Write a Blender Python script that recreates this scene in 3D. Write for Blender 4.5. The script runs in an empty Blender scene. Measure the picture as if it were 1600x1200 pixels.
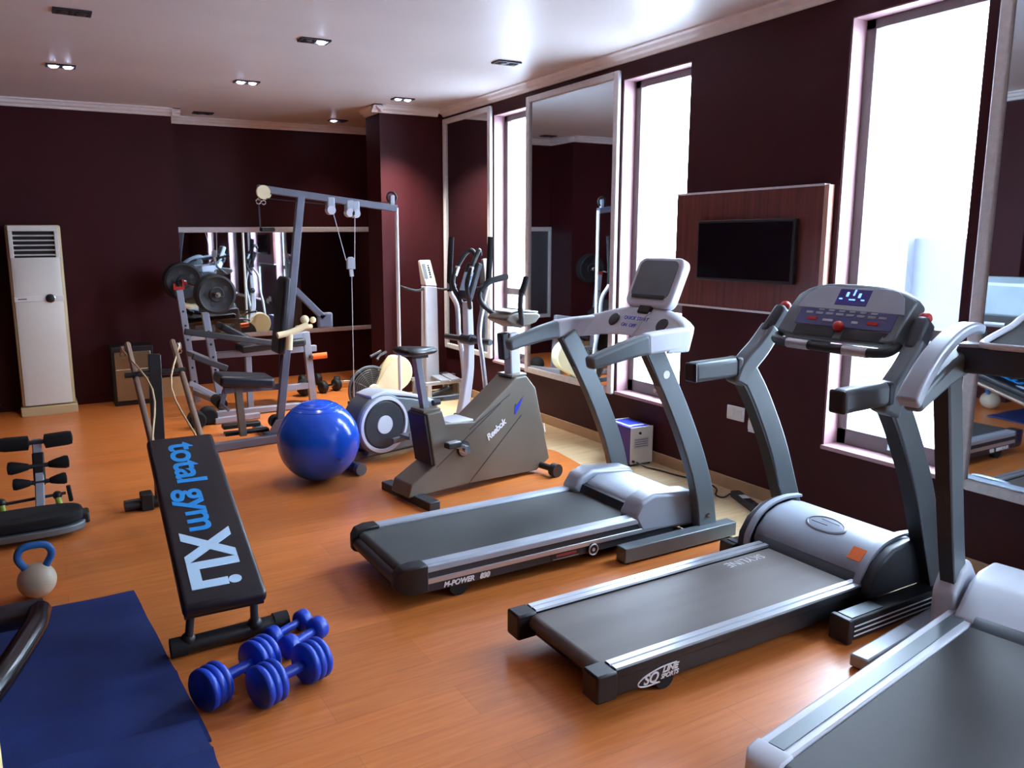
import bpy, bmesh, math, random
from mathutils import Vector, Matrix
random.seed(7)
S = bpy.context.scene
COL = S.collection
PI = math.pi
R = math.radians

# ---------------------------------------------------------------- camera
cam_data = bpy.data.cameras.new('camera')
cam = bpy.data.objects.new('camera', cam_data)
COL.objects.link(cam)
S.camera = cam
F_PX, YAW, PITCH, ROLL, SX, SY, EYE = 1211.6, .4974, .1652, -.0076, -78.85, -26.75, 1.6
fwd = Vector((math.sin(YAW) * math.cos(PITCH), math.cos(YAW) * math.cos(PITCH), -math.sin(PITCH)))
rt = Vector((math.cos(YAW), -math.sin(YAW), 0))
up = rt.cross(fwd)
r2 = rt * math.cos(ROLL) + up * math.sin(ROLL)
u2 = r2.cross(fwd)
cam.matrix_world = Matrix(((r2.x, u2.x, -fwd.x, 0), (r2.y, u2.y, -fwd.y, 0), (r2.z, u2.z, -fwd.z, EYE), (0, 0, 0, 1)))
cam_data.sensor_fit = 'HORIZONTAL'
cam_data.sensor_width = 36
cam_data.lens = 36 * F_PX / 1600
cam_data.shift_x = -SX / 1600
cam_data.shift_y = SY / 1600
cam_data.clip_start = .05

# ---------------------------------------------------------------- sky and daylight
W = bpy.data.worlds.new('daylight')
S.world = W
W.use_nodes = True
wn = W.node_tree.nodes
bg = wn['Background']
bg.inputs['Color'].default_value = (.66, .80, 1.0, 1)
bg.inputs['Strength'].default_value = 14
S.view_settings.view_transform = 'Standard'
S.view_settings.look = 'None'
S.view_settings.exposure = 1.58
S.view_settings.gamma = 1
S.view_settings.use_curve_mapping = False
S.cycles.max_bounces = 10
S.cycles.diffuse_bounces = 6
S.cycles.glossy_bounces = 6
S.cycles.transparent_max_bounces = 12
S.cycles.use_denoising = True
S.cycles.sample_clamp_indirect = 8
S.cycles.caustics_reflective = False
S.cycles.caustics_refractive = False

XW = 3.783            # face of the window wall
WT = .20              # its thickness at the windows
WINS = [(5.72, 6.32), (3.86, 4.52), (2.07, 2.74), (.05, .70), (-2.3, -1.62)]
WZ0, WZ1 = .43, 2.70
for y0, y1 in WINS:   # daylight sampling portals in the window openings
    ld = bpy.data.lights.new('window_portal', 'AREA')
    ld.shape = 'RECTANGLE'
    ld.size = y1 - y0
    ld.size_y = WZ1 - WZ0
    ld.cycles.is_portal = True
    lo = bpy.data.objects.new('window_portal', ld)
    COL.objects.link(lo)
    lo.matrix_world = Matrix.Translation((XW + WT + .05, (y0 + y1) / 2, (WZ0 + WZ1) / 2)) @ Matrix(((0, 0, 1, 0), (1, 0, 0, 0), (0, 1, 0, 0), (0, 0, 0, 1)))


# ---------------------------------------------------------------- materials
def lin(c):
    return tuple(((v / 255) / 12.92 if v <= 10 else ((v / 255 + .055) / 1.055) ** 2.4) for v in c)


def mat(name, rgb, rough=.5, metal=0.0, var=.12, scale=6, spec=.5, bump=0.0, bscale=200, coat=0.0, stretch=None):
    m = bpy.data.materials.new(name)
    m.use_nodes = True
    nt = m.node_tree
    b = nt.nodes['Principled BSDF']
    c = lin(rgb)
    tc = nt.nodes.new('ShaderNodeTexCoord')
    mp = nt.nodes.new('ShaderNodeMapping')
    nt.links.new(tc.outputs['Object'], mp.inputs['Vector'])
    if stretch:
        mp.inputs['Scale'].default_value = stretch
    nz = nt.nodes.new('ShaderNodeTexNoise')
    nz.inputs['Scale'].default_value = scale
    nz.inputs['Detail'].default_value = 5
    nt.links.new(mp.outputs['Vector'], nz.inputs['Vector'])
    cr = nt.nodes.new('ShaderNodeValToRGB')
    cr.color_ramp.elements[0].position = .3
    cr.color_ramp.elements[1].position = .7
    cr.color_ramp.elements[0].color = tuple(v * (1 - var) for v in c) + (1,)
    cr.color_ramp.elements[1].color = tuple(min(1, v * (1 + var)) for v in c) + (1,)
    nt.links.new(nz.outputs['Fac'], cr.inputs['Fac'])
    nt.links.new(cr.outputs['Color'], b.inputs['Base Color'])
    b.inputs['Roughness'].default_value = rough
    b.inputs['Metallic'].default_value = metal
    b.inputs['Specular IOR Level'].default_value = spec
    b.inputs['Coat Weight'].default_value = coat
    b.inputs['Coat Roughness'].default_value = .1
    if bump:
        n2 = nt.nodes.new('ShaderNodeTexNoise')
        n2.inputs['Scale'].default_value = bscale
        nt.links.new(tc.outputs['Object'], n2.inputs['Vector'])
        bp = nt.nodes.new('ShaderNodeBump')
        bp.inputs['Strength'].default_value = bump
        bp.inputs['Distance'].default_value = .003
        nt.links.new(n2.outputs['Fac'], bp.inputs['Height'])
        nt.links.new(bp.outputs['Normal'], b.inputs['Normal'])
    return m


def wood(name, c0, c1, rough, plank=(1.2, .19), gap=.0015, seam=.75, coat=0.0):
    m = bpy.data.materials.new(name)
    m.use_nodes = True
    nt = m.node_tree
    b = nt.nodes['Principled BSDF']
    tc = nt.nodes.new('ShaderNodeTexCoord')
    br = nt.nodes.new('ShaderNodeTexBrick')
    br.inputs['Scale'].default_value = 1
    br.inputs['Brick Width'].default_value = plank[0]
    br.inputs['Row Height'].default_value = plank[1]
    br.inputs['Mortar Size'].default_value = gap
    br.inputs['Color1'].default_value = (1, 1, 1, 1)
    br.inputs['Color2'].default_value = (.86, .86, .86, 1)
    br.inputs['Mortar'].default_value = (seam, seam, seam, 1)
    br.offset = .37
    nt.links.new(tc.outputs['Object'], br.inputs['Vector'])
    mp = nt.nodes.new('ShaderNodeMapping')
    mp.inputs['Scale'].default_value = (2.2, 30, 1)
    nt.links.new(tc.outputs['Object'], mp.inputs['Vector'])
    nz = nt.nodes.new('ShaderNodeTexNoise')
    nz.inputs['Scale'].default_value = 1.6
    nz.inputs['Detail'].default_value = 6
    nz.inputs['Distortion'].default_value = .6
    nt.links.new(mp.outputs['Vector'], nz.inputs['Vector'])
    cr = nt.nodes.new('ShaderNodeValToRGB')
    cr.color_ramp.elements[0].position = .3
    cr.color_ramp.elements[1].position = .72
    cr.color_ramp.elements[0].color = lin(c0) + (1,)
    cr.color_ramp.elements[1].color = lin(c1) + (1,)
    nt.links.new(nz.outputs['Fac'], cr.inputs['Fac'])
    mx = nt.nodes.new('ShaderNodeMix')
    mx.data_type = 'RGBA'
    mx.blend_type = 'MULTIPLY'
    mx.inputs['Factor'].default_value = 1
    nt.links.new(cr.outputs['Color'], mx.inputs[6])
    nt.links.new(br.outputs['Color'], mx.inputs[7])
    nt.links.new(mx.outputs[2], b.inputs['Base Color'])
    b.inputs['Roughness'].default_value = rough
    b.inputs['Coat Weight'].default_value = coat
    b.inputs['Coat Roughness'].default_value = .25
    return m


def emit(name, rgb, strength):
    m = bpy.data.materials.new(name)
    m.use_nodes = True
    nt = m.node_tree
    b = nt.nodes['Principled BSDF']
    b.inputs['Base Color'].default_value = (.02, .02, .02, 1)
    b.inputs['Emission Color'].default_value = lin(rgb) + (1,)
    b.inputs['Emission Strength'].default_value = strength
    return m


def glass(name):
    m = bpy.data.materials.new(name)
    m.use_nodes = True
    nt = m.node_tree
    nt.nodes.remove(nt.nodes['Principled BSDF'])
    tr = nt.nodes.new('ShaderNodeBsdfTransparent')
    tr.inputs['Color'].default_value = (.96, .98, .99, 1)
    gl = nt.nodes.new('ShaderNodeBsdfGlossy')
    gl.inputs['Roughness'].default_value = .02
    fr = nt.nodes.new('ShaderNodeFresnel')
    fr.inputs['IOR'].default_value = 1.45
    mx = nt.nodes.new('ShaderNodeMixShader')
    ge = nt.nodes.new('ShaderNodeNewGeometry')
    k = nt.nodes.new('ShaderNodeMath')
    k.operation = 'SUBTRACT'
    k.inputs[0].default_value = 1
    nt.links.new(ge.outputs['Backfacing'], k.inputs[1])
    k2 = nt.nodes.new('ShaderNodeMath')
    k2.operation = 'MULTIPLY'
    nt.links.new(fr.outputs['Fac'], k2.inputs[0])
    nt.links.new(k.outputs[0], k2.inputs[1])
    nt.links.new(k2.outputs[0], mx.inputs['Fac'])
    nt.links.new(tr.outputs['BSDF'], mx.inputs[1])
    nt.links.new(gl.outputs['BSDF'], mx.inputs[2])
    nt.links.new(mx.outputs['Shader'], nt.nodes['Material Output'].inputs['Surface'])
    return m


M = dict(
    floor=wood('orange_plank_vinyl', (207, 115, 52), (226, 135, 68), .34, coat=.12),
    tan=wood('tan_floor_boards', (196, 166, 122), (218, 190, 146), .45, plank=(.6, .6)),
    maroon=mat('maroon_wall_paint', (58, 18, 23), .55, var=.10, scale=3, spec=.2, bump=.15, bscale=90),
    ceil=mat('off_white_ceiling_paint', (222, 216, 214), .42, var=.04, scale=2),
    cornice=mat('white_cornice_plaster', (232, 228, 226), .5, var=.04, scale=14, bump=.15, bscale=60),
    reveal=mat('pale_pink_reveal_paint', (176, 140, 146), .5, var=.05),
    alu=mat('grey_window_frame', (112, 108, 106), .45, var=.06),
    mframe=mat('white_beaded_frame', (214, 212, 212), .45, var=.08, scale=40, bump=.5, bscale=140),
    mirror=mat('mirror_glass', (205, 214, 220), .02, 1, var=.01),
    skirt=mat('tan_skirting', (176, 140, 104), .5, var=.1, scale=8),
    panel=wood('reddish_brown_veneer', (84, 40, 36), (124, 60, 50), .4, plank=(9, 9)),
    copper=mat('pale_copper_edge', (196, 150, 130), .35, var=.05),
    black=mat('black_plastic', (24, 24, 27), .45, var=.15),
    rubber=mat('black_rubber', (20, 20, 22), .8, var=.2, bump=.3, bscale=300),
    foam=mat('black_foam', (14, 14, 16), .9, var=.2, bump=.4, bscale=260),
    vinyl=mat('black_vinyl', (28, 28, 34), .36, var=.15, bump=.12, bscale=150),
    gloss=mat('glossy_black_vinyl', (8, 8, 10), .2, var=.1),
    gloss2=mat('black_screen_glass', (12, 13, 18), .1, var=.05),
    slate=mat('slate_grey_metal', (104, 112, 116), .42, .35, var=.08),
    dark=mat('dark_grey_metal', (56, 58, 64), .45, .3, var=.1),
    silver=mat('silver_grey_plastic', (164, 172, 184), .38, .15, var=.05),
    silver2=mat('brushed_aluminium', (196, 198, 204), .3, .7, var=.06, scale=3, stretch=(1, 60, 60)),
    pale=mat('pale_grey_plastic', (204, 208, 218), .4, var=.05),
    gtube=mat('dark_grey_tube_paint', (104, 106, 120), .4, .25, var=.08),
    gpaint=mat('grey_tube_paint', (148, 154, 168), .4, .2, var=.06),
    gbody=mat('warm_grey_plastic', (116, 110, 99), .42, .15, var=.1, scale=3),
    beltA=mat('dark_grey_belt', (70, 72, 72), .62, var=.15, spec=.3, scale=3, bump=.15, bscale=400),
    beltB=mat('worn_brown_grey_belt', (96, 88, 84), .5, var=.2, spec=.3, scale=2.5, bump=.12, bscale=400, stretch=(.6, 3, 1)),
    beltC=mat('dark_walking_belt', (58, 56, 56), .6, var=.12, scale=3, bump=.15, bscale=400),
    white=mat('white_plastic', (226, 226, 222), .35, var=.04),
    worntxt=mat('worn_pale_print', (168, 164, 164), .6, var=.25, scale=30),
    whitetxt=mat('white_print', (236, 238, 242), .5, var=.02),
    cream=mat('cream_plastic', (236, 222, 178), .45, var=.05),
    creamwall=mat('cream_door_paint', (232, 214, 150), .5, var=.05),
    blue=mat('blue_vinyl_coat', (10, 54, 172), .38, var=.1),
    blue2=mat('bright_blue_vinyl', (12, 64, 184), .35, var=.1),
    ball=mat('glossy_blue_rubber', (8, 92, 236), .22, var=.06, coat=.3),
    mat_=mat('navy_mat_foam', (18, 44, 106), .75, var=.18, scale=5, bump=.3, bscale=220),
    cyan=mat('cyan_print', (34, 150, 226), .5, var=.03),
    ltblue=mat('pale_blue_print', (190, 222, 246), .5, var=.02),
    kbblue=mat('blue_rubber_handle', (48, 116, 190), .45, var=.06),
    kbwhite=mat('off_white_kettlebell', (206, 196, 172), .38, var=.08),
    orange=mat('orange_label', (240, 110, 40), .5, var=.03),
    labelred=mat('dull_red_print', (150, 60, 64), .5, var=.05),
    red=mat('red_plastic', (196, 40, 36), .4, var=.05),
    green=mat('lime_green_plastic', (150, 176, 60), .45, var=.06),
    purple=mat('blue_violet_metal', (62, 48, 140), .45, var=.12),
    keypad=mat('violet_grey_keypad', (76, 78, 128), .35, var=.06),
    boxblue=mat('blue_label', (40, 60, 190), .4, var=.06),
    acwhite=mat('white_appliance_plastic', (222, 222, 214), .3, var=.03, scale=2),
    acyel=mat('aged_appliance_edge', (200, 184, 140), .4, var=.06),
    chrome=mat('chrome', (210, 212, 216), .12, 1, var=.02),
    iron=mat('black_iron_plate', (17, 17, 21), .6, 0, var=.15),
    tube=mat('grey_brown_tube', (150, 128, 112), .35, .4, var=.1),
    cordtan=mat('tan_cord', (206, 178, 134), .7, var=.1),
    woodstick=wood('pale_timber', (190, 150, 100), (210, 172, 122), .5, plank=(9, 9)),
    cloudy=mat('dusty_mirror_glass', (150, 156, 140), .18, .8, var=.12, scale=3),
    lcd=emit('blue_lit_display', (90, 130, 255), 1.4),
    lamp=emit('lit_downlight', (200, 215, 255), 22),
    lampw=emit('dim_downlight', (220, 225, 255), 6),
    concrete=mat('grey_building_wall', (52, 55, 64), .8, var=.06),
    terrace=mat('pale_terrace_paving', (186, 188, 190), .8, var=.04),
    glass=glass('window_glass'),
)


# ---------------------------------------------------------------- mesh building
def cat(pts, k):
    if k <= 1 or len(pts) < 3:
        return [Vector(p) for p in pts]
    P = [Vector(p) for p in pts]
    P = [P[0] * 2 - P[1]] + P + [P[-1] * 2 - P[-2]]
    out = []
    for i in range(1, len(P) - 2):
        a, b, c, d = P[i - 1:i + 3]
        for j in range(k):
            t = j / k
            out.append(.5 * ((2 * b) + (c - a) * t + (2 * a - 5 * b + 4 * c - d) * t * t + (3 * b - a - 3 * c + d) * t ** 3))
    out.append(P[-2])
    return out


class MB:
    def __init__(s):
        s.bm = bmesh.new()

    def face(s, vs):
        try:
            return s.bm.faces.new(vs)
        except ValueError:
            return None

    def rings(s, rings, caps=True, closed=False):
        V = [[s.bm.verts.new(p) for p in r] for r in rings]
        n = len(V[0])
        for i in range(len(V) - (0 if closed else 1)):
            a, b = V[i], V[(i + 1) % len(V)]
            for j in range(n):
                s.face((a[j], a[(j + 1) % n], b[(j + 1) % n], b[j]))
        if caps and not closed:
            s.face(list(reversed(V[0])))
            s.face(V[-1])
        return s

    def box(s, c, d, rot=None):
        c = Vector(c)
        h = [v / 2 for v in d]
        m = rot or Matrix.Identity(3)
        q = lambda x, y, z: c + m @ Vector((x * h[0], y * h[1], z * h[2]))
        return s.rings([[q(-1, -1, z), q(1, -1, z), q(1, 1, z), q(-1, 1, z)] for z in (-1, 1)])

    def span(s, x0, x1, y0, y1, z0, z1):
        return s.box(((x0 + x1) / 2, (y0 + y1) / 2, (z0 + z1) / 2), (x1 - x0, y1 - y0, z1 - z0))

    def cyl(s, p0, p1, r0, r1=None, n=20):
        return s.tube([p0, p1], [r0, r0 if r1 is None else r1], n)

    def tube(s, pts, r, n=12, k=1, closed=False):
        P = cat(pts, k)
        rr = r if isinstance(r, (list, tuple)) else [r] * len(P)
        if len(rr) != len(P):
            rr = [rr[0] + (rr[-1] - rr[0]) * i / (len(P) - 1) for i in range(len(P))]
        out = []
        N = None
        for i, p in enumerate(P):
            if closed:
                t = (P[(i + 1) % len(P)] - P[i - 1]).normalized()
            else:
                t = (P[min(i + 1, len(P) - 1)] - P[max(i - 1, 0)]).normalized()
            if N is None:
                N = t.orthogonal().normalized()
            N = (N - t * N.dot(t)).normalized()
            B = t.cross(N)
            out.append([p + (N * math.cos(2 * PI * j / n) + B * math.sin(2 * PI * j / n)) * rr[i] for j in range(n)])
        return s.rings(out, closed=closed)

    def bar(s, pts, w, h, side=(0, 1, 0), k=1):
        """rectangular tube: w across `side`, h in the plane of the path"""
        P = cat(pts, k)
        sd = Vector(side).normalized()
        ws = w if isinstance(w, (list, tuple)) else [w, w]
        hs = h if isinstance(h, (list, tuple)) else [h, h]
        out = []
        for i, p in enumerate(P):
            t = (P[min(i + 1, len(P) - 1)] - P[max(i - 1, 0)]).normalized()
            n = t.cross(sd).normalized()
            f = i / (len(P) - 1)
            a, b = sd * (ws[0] + (ws[-1] - ws[0]) * f) / 2, n * (hs[0] + (hs[-1] - hs[0]) * f) / 2
            out.append([p - a - b, p + a - b, p + a + b, p - a + b])
        return s.rings(out)

    def prism(s, poly, o=(0, 0, 0), u=(1, 0, 0), v=(0, 0, 1), d=(0, 1, 0)):
        o, u, v, d = Vector(o), Vector(u), Vector(v), Vector(d)
        a = [o + u * x + v * y for x, y in poly]
        return s.rings([a, [p + d for p in a]])

    def ball(s, c, r, sc=(1, 1, 1), nu=32, nv=20):
        c = Vector(c)
        r_ = []
        for i in range(1, nv):
            th = PI * i / nv
            r_.append([c + Vector((r * sc[0] * math.sin(th) * math.cos(2 * PI * j / nu), r * sc[1] * math.sin(th) * math.sin(2 * PI * j / nu), -r * sc[2] * math.cos(th))) for j in range(nu)])
        V = [[s.bm.verts.new(p) for p in q] for q in r_]
        for i in range(len(V) - 1):
            for j in range(nu):
                s.face((V[i][j], V[i][(j + 1) % nu], V[i + 1][(j + 1) % nu], V[i + 1][j]))
        b, t = s.bm.verts.new(c - Vector((0, 0, r * sc[2]))), s.bm.verts.new(c + Vector((0, 0, r * sc[2])))
        for j in range(nu):
            s.face((b, V[0][(j + 1) % nu], V[0][j]))
            s.face((t, V[-1][j], V[-1][(j + 1) % nu]))
        return s

    def lathe(s, prof, o, axis=(0, 0, 1), n=32):
        o, ax = Vector(o), Vector(axis).normalized()
        N = ax.orthogonal().normalized()
        B = ax.cross(N)
        return s.rings([[o + ax * h + (N * math.cos(2 * PI * j / n) + B * math.sin(2 * PI * j / n)) * max(r, 1e-4) for j in range(n)] for r, h in prof])

    def ring(s, c, axis, Rr, r, n=40, m=10, a0=0, a1=2 * PI):
        c, ax = Vector(c), Vector(axis).normalized()
        N = ax.orthogonal().normalized()
        B = ax.cross(N)
        full = abs(a1 - a0 - 2 * PI) < 1e-6
        out = []
        for i in range(n + (0 if full else 1)):
            a = a0 + (a1 - a0) * i / n
            d = N * math.cos(a) + B * math.sin(a)
            out.append([c + d * Rr + (d * math.cos(2 * PI * j / m) + ax * math.sin(2 * PI * j / m)) * r for j in range(m)])
        return s.rings(out, closed=full)


def link(name, me, parent=None):
    o = bpy.data.objects.new(name, me)
    COL.objects.link(o)
    if parent is not None:
        o.parent = parent
    return o


def obj(name, mb, m, parent=None, bevel=0, seg=2, ang=35, sub=0):
    me = bpy.data.meshes.new(name)
    bmesh.ops.recalc_face_normals(mb.bm, faces=mb.bm.faces)
    mb.bm.to_mesh(me)
    mb.bm.free()
    for p in me.polygons:
        p.use_smooth = True
    me.set_sharp_from_angle(angle=R(ang))
    ms = m if isinstance(m, list) else [m]
    for q in ms:
        me.materials.append(M[q] if isinstance(q, str) else q)
    o = link(name, me, parent)
    if bevel:
        b = o.modifiers.new('edge', 'BEVEL')
        b.width = bevel
        b.segments = seg
        b.limit_method = 'ANGLE'
        b.angle_limit = R(30)
        b.use_clamp_overlap = True
    if sub:
        q = o.modifiers.new('smooth', 'SUBSURF')
        q.levels = q.render_levels = sub
    return o


def thing(name, label, category, loc=(0, 0, 0), rz=0, group=None):
    o = link(name, None)
    o.location = loc
    o.rotation_euler = (0, 0, R(rz))
    o.empty_display_size = .1
    return tag(o, label, category, group)


def tag(o, label, category, group=None):
    o['label'] = label
    o['category'] = category
    if group:
        o['group'] = group
    return o


def struct(name, mb, m, parent=None, **k):
    o = obj(name, mb, m, parent, **k)
    if parent is None:
        o['kind'] = 'structure'
    return o


def text(s, size, m, parent, o, xd, yd, name='lettering', ext=.0012, shear=0, fat=0.0, align='LEFT', sx=1.0, space=1.0, width=None):
    cu = bpy.data.curves.new('t', 'FONT')
    cu.body = s
    cu.size = size
    cu.extrude = ext
    cu.shear = shear
    cu.offset = fat
    cu.align_x = align
    cu.space_character = space
    t = bpy.data.objects.new('t', cu)
    COL.objects.link(t)
    dg = bpy.context.evaluated_depsgraph_get()
    me = bpy.data.meshes.new_from_object(t.evaluated_get(dg))
    bpy.data.objects.remove(t)
    if width:
        sx = width / max(v.co.x for v in me.vertices)
    xd, yd = Vector(xd).normalized(), Vector(yd).normalized()
    zd = xd.cross(yd)
    o = Vector(o)
    me.transform(Matrix(((xd.x * sx, yd.x, zd.x, o.x), (xd.y * sx, yd.y, zd.y, o.y), (xd.z * sx, yd.z, zd.z, o.z), (0, 0, 0, 1))))
    me.materials.clear()
    me.materials.append(M[m])
    me.name = name
    return link(name, me, parent)


# ================================================================ THE ROOM
H = 2.88
XL, YB, YR, YF, XF = -.50, 8.40, 8.90, 7.30, 3.07    # left wall, left back wall, recess back, fin wall front, fin wall edge
YN, XN, YS = -5.0, -1.7, 3.9                          # wall behind the camera, far left wall, where the left wall steps out

# floor: orange plank vinyl with a strip of tan boards along the windows
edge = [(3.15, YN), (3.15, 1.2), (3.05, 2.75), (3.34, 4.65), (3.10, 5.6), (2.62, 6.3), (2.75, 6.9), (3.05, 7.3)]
bm = bmesh.new()
def poly(pts, mi):
    f = bm.faces.new([bm.verts.new((x, y, 0)) for x, y in pts])
    f.material_index = mi
for (xa, ya), (xb, yb) in zip(edge, edge[1:]):
    xl0 = XN
    poly([(XN, ya), (xa, ya), (xb, yb), (XN, yb)], 0)
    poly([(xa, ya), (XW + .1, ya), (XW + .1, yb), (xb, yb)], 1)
poly([(XN, 7.3), (XW + .1, 7.3), (XW + .1, 9.1), (XN, 9.1)], 0)
me = bpy.data.meshes.new('floor')
bm.to_mesh(me)
bm.free()
me.materials.append(M['floor'])
me.materials.append(M['tan'])
fl_ = link('floor', me)
fl_['kind'] = 'structure'
struct('ceiling', MB().span(XN - .1, XW + WT, YN - .1, 9.1, H, H + .12), 'ceil')

b = MB()
x0, x1 = XW, XW + WT
b.span(x0, x1, YN, 9.1, 0, WZ0)
b.span(x0, x1, YN, 9.1, WZ1, H)
ys = [9.1]
for y0, y1 in WINS:
    ys += [y1, y0]
ys.append(YN)
for i in range(0, len(ys), 2):
    b.span(x0, x1, ys[i + 1], ys[i], WZ0, WZ1)
struct('wall_right', b, 'maroon')
struct('wall_back', MB().span(1.2, XW + WT, YR, YR + .15, 0, H), 'maroon')
struct('wall_back_left', MB().span(XL - .15, 1.30, YB, YR + .15, 0, H), 'maroon')
struct('wall_back_right', MB().span(XF, XW + .01, YF, YF + .36, 0, H), 'maroon')
struct('wall_left', MB().span(XN - .15, XL, YS, YB, 0, H), 'maroon')
struct('wall_left_near', MB().span(XN - .15, XN, YN, YS, 0, H), 'maroon')
struct('wall_front', MB().span(XN - .15, XW + WT, YN - .15, YN, 0, H), 'maroon')

# cornices: a moulded strip at the top of every wall
PROF = [(0, 0), (.085, 0), (.085, -.012), (.062, -.02), (.05, -.04), (.026, -.05), (.018, -.07), (0, -.072)]
def cornice(n, p, q, out):
    p, q, out = Vector((*p, H)), Vector((*q, H)), Vector((*out, 0))
    struct('trim_%d' % n, MB().prism(PROF, p, out, (0, 0, 1), q - p), 'cornice')
cornice(1, (XW, YN), (XW, YF), (-1, 0))
cornice(2, (XF - .085, YF), (XW - .08, YF), (0, -1))
cornice(3, (XF, YF - .085), (XF, YF + .36), (-1, 0))
cornice(4, (1.30, YR), (XW, YR), (0, -1))
cornice(5, (1.30, YB - .085), (1.30, YR), (1, 0))
cornice(6, (XL + .08, YB), (1.385, YB), (0, -1))
cornice(7, (XL, YS), (XL, YB), (1, 0))
struct('baseboard_right', MB().span(XW - .016, XW, YN, YF, 0, .08), 'skirt', bevel=.004)
struct('baseboard_back', MB().span(XL, 1.30, YB - .014, YB, 0, .06), 'maroon')
# cream door jamb beside the photographer
struct('trim_8', MB().span(-.22, -.091, .98, 1.06, 0, H), 'creamwall', bevel=.004)

for i, (y0, y1) in enumerate(WINS):
    w = link('window_%d' % (i + 1), None)
    w.location = (XW, (y0 + y1) / 2, WZ0)
    w['kind'] = 'structure'
    hw, hh = (y1 - y0) / 2, WZ1 - WZ0
    b = MB()
    for s in (-1, 1):
        b.span(.006, WT, s * hw - .006, s * hw + .006, 0, hh)
    b.span(.006, WT, -hw, hw, hh - .006, hh + .006)
    obj('reveal', b, 'reveal', w)
    obj('sill', MB().span(-.012, WT, -hw - .004, hw + .004, -.012, .012), 'reveal', w, bevel=.004)
    f = MB()
    fx0, fx1, fw = .115, .165, .06
    for s in (-1, 1):
        f.span(fx0, fx1, s * hw - (fw if s > 0 else 0), s * hw + (fw if s < 0 else 0), .012, hh - .006)
    f.span(fx0, fx1, -hw, hw, .012, .10)
    f.span(fx0, fx1, -hw, hw, hh - .056, hh - .006)
    f.span(fx0 - .005, fx1, -hw, hw, .64, .70)
    obj('frame', f, 'alu', w, bevel=.004)
    obj('pane', MB().span(.138, .144, -hw + .045, hw - .045, .07, hh - .05), 'glass', w)
    obj('latch', MB().span(.085, .115, -.012, .012, .045, .075).span(.09, .10, -.05, .01, .06, .072), 'chrome', w)

# pale buildings and terrace beyond the glass
ex = MB()
ex.span(4.6, 26, -14, 26, -.55, -.45)
o = struct('exterior_ground', ex, 'terrace')
ex = MB()
ex.span(14.0, 14.4, 3.0, 8.55, -.45, 1.52)
ex.span(13.8, 14.5, 8.55, 9.25, -.45, 1.78)
struct('exterior_wall', ex, 'concrete')


# ================================================================ FIXTURES ON THE WALLS AND CEILING
def wall_mirror(y0, y1, z0, z1, label, fw=.052):
    t = thing('wall_mirror', label, 'mirror', (XW, (y0 + y1) / 2, z0), 0, 'framed mirrors between the windows')
    hw, hh = (y1 - y0) / 2, z1 - z0
    f = MB()
    for s in (-1, 1):
        f.span(-.035, -.001, s * hw - (fw if s > 0 else 0), s * hw + (fw if s < 0 else 0), 0, hh)
    f.span(-.034, -.001, -hw + fw, hw - fw, hh - fw, hh)
    f.span(-.034, -.001, -hw + fw, hw - fw, 0, fw)
    obj('frame', f, 'mframe', t, bevel=.008, seg=3)
    obj('glass', MB().span(-.016, -.010, -hw + fw * .8, hw - fw * .8, fw * .8, hh - fw * .8), 'mirror', t)
    return t

wall_mirror(6.33, 7.28, .45, 2.785, 'tall narrow white-framed wall mirror in the far corner behind the elliptical trainer')
wall_mirror(4.535, 5.735, .415, 2.765, 'wide white-framed wall mirror between two windows behind the exercise bike')
wall_mirror(.76, 2.01, .41, 2.70, 'white-framed wall mirror at the right edge behind the closest treadmill')

t = thing('wall_mirror', 'low wide wall mirror in the dark back recess behind the weight bench', 'mirror', (2.53, YR, .50), 0)
f = MB().span(-1.21, 1.21, -.03, -.001, 1.175, 1.235).span(-1.21, 1.21, -.03, -.001, 0, .05)
f.span(-1.23, -1.19, -.03, -.001, 0, 1.235).span(1.19, 1.23, -.03, -.001, 0, 1.235)
obj('frame', f, 'mframe', t, bevel=.006)
obj('glass', MB().span(-1.2, 1.2, -.014, -.008, .04, 1.19), 'mirror', t)

t = thing('veneer_wall_board', 'reddish veneer wall panel carrying the television between the windows', 'wall panel', (XW, 3.345, 1.145))
obj('board', MB().span(-.045, -.001, -.545, .55, .012, .715), 'panel', t, bevel=.003)
obj('edge_strip', MB().span(-.048, -.001, -.575, -.545, .006, .72), 'copper', t, bevel=.003)
obj('edge_strip', MB().span(-.047, -.001, -.545, .55, .715, .727), 'mframe', t)
obj('edge_strip', MB().span(-.047, -.001, -.545, .55, 0, .012), 'mframe', t)
t = thing('television', 'flat black television switched off on the veneer wall panel', 'television', (XW - .046, 3.30, 1.325))
obj('screen', MB().span(-.046, -.040, -.345, .345, .018, .35), 'gloss2', t)
obj('bezel', MB().span(-.042, -.004, -.362, .362, 0, .368), 'black', t, bevel=.006)
obj('wall_bracket', MB().span(-.006, 0, -.12, .12, .08, .29), 'dark', t)

for y, z, w_, lb in ((3.355, .50, .135, 'white double wall socket below the television, closer to the stabiliser box'), (3.19, .45, .12, 'white wall socket half hidden behind the treadmill upright')):
    t = thing('wall_socket', lb, 'socket', (XW, y, z), 0, 'sockets below the television')
    obj('plate', MB().span(-.012, 0, -w_ / 2, w_ / 2, -.045, .045), 'white', t, bevel=.004)
    s = MB()
    for k in (-1, 1):
        s.span(-.017, -.012, k * .034 - .024, k * .034 + .024, -.028, .028)
    s = obj('switch', s, 'white', t, bevel=.002)

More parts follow.
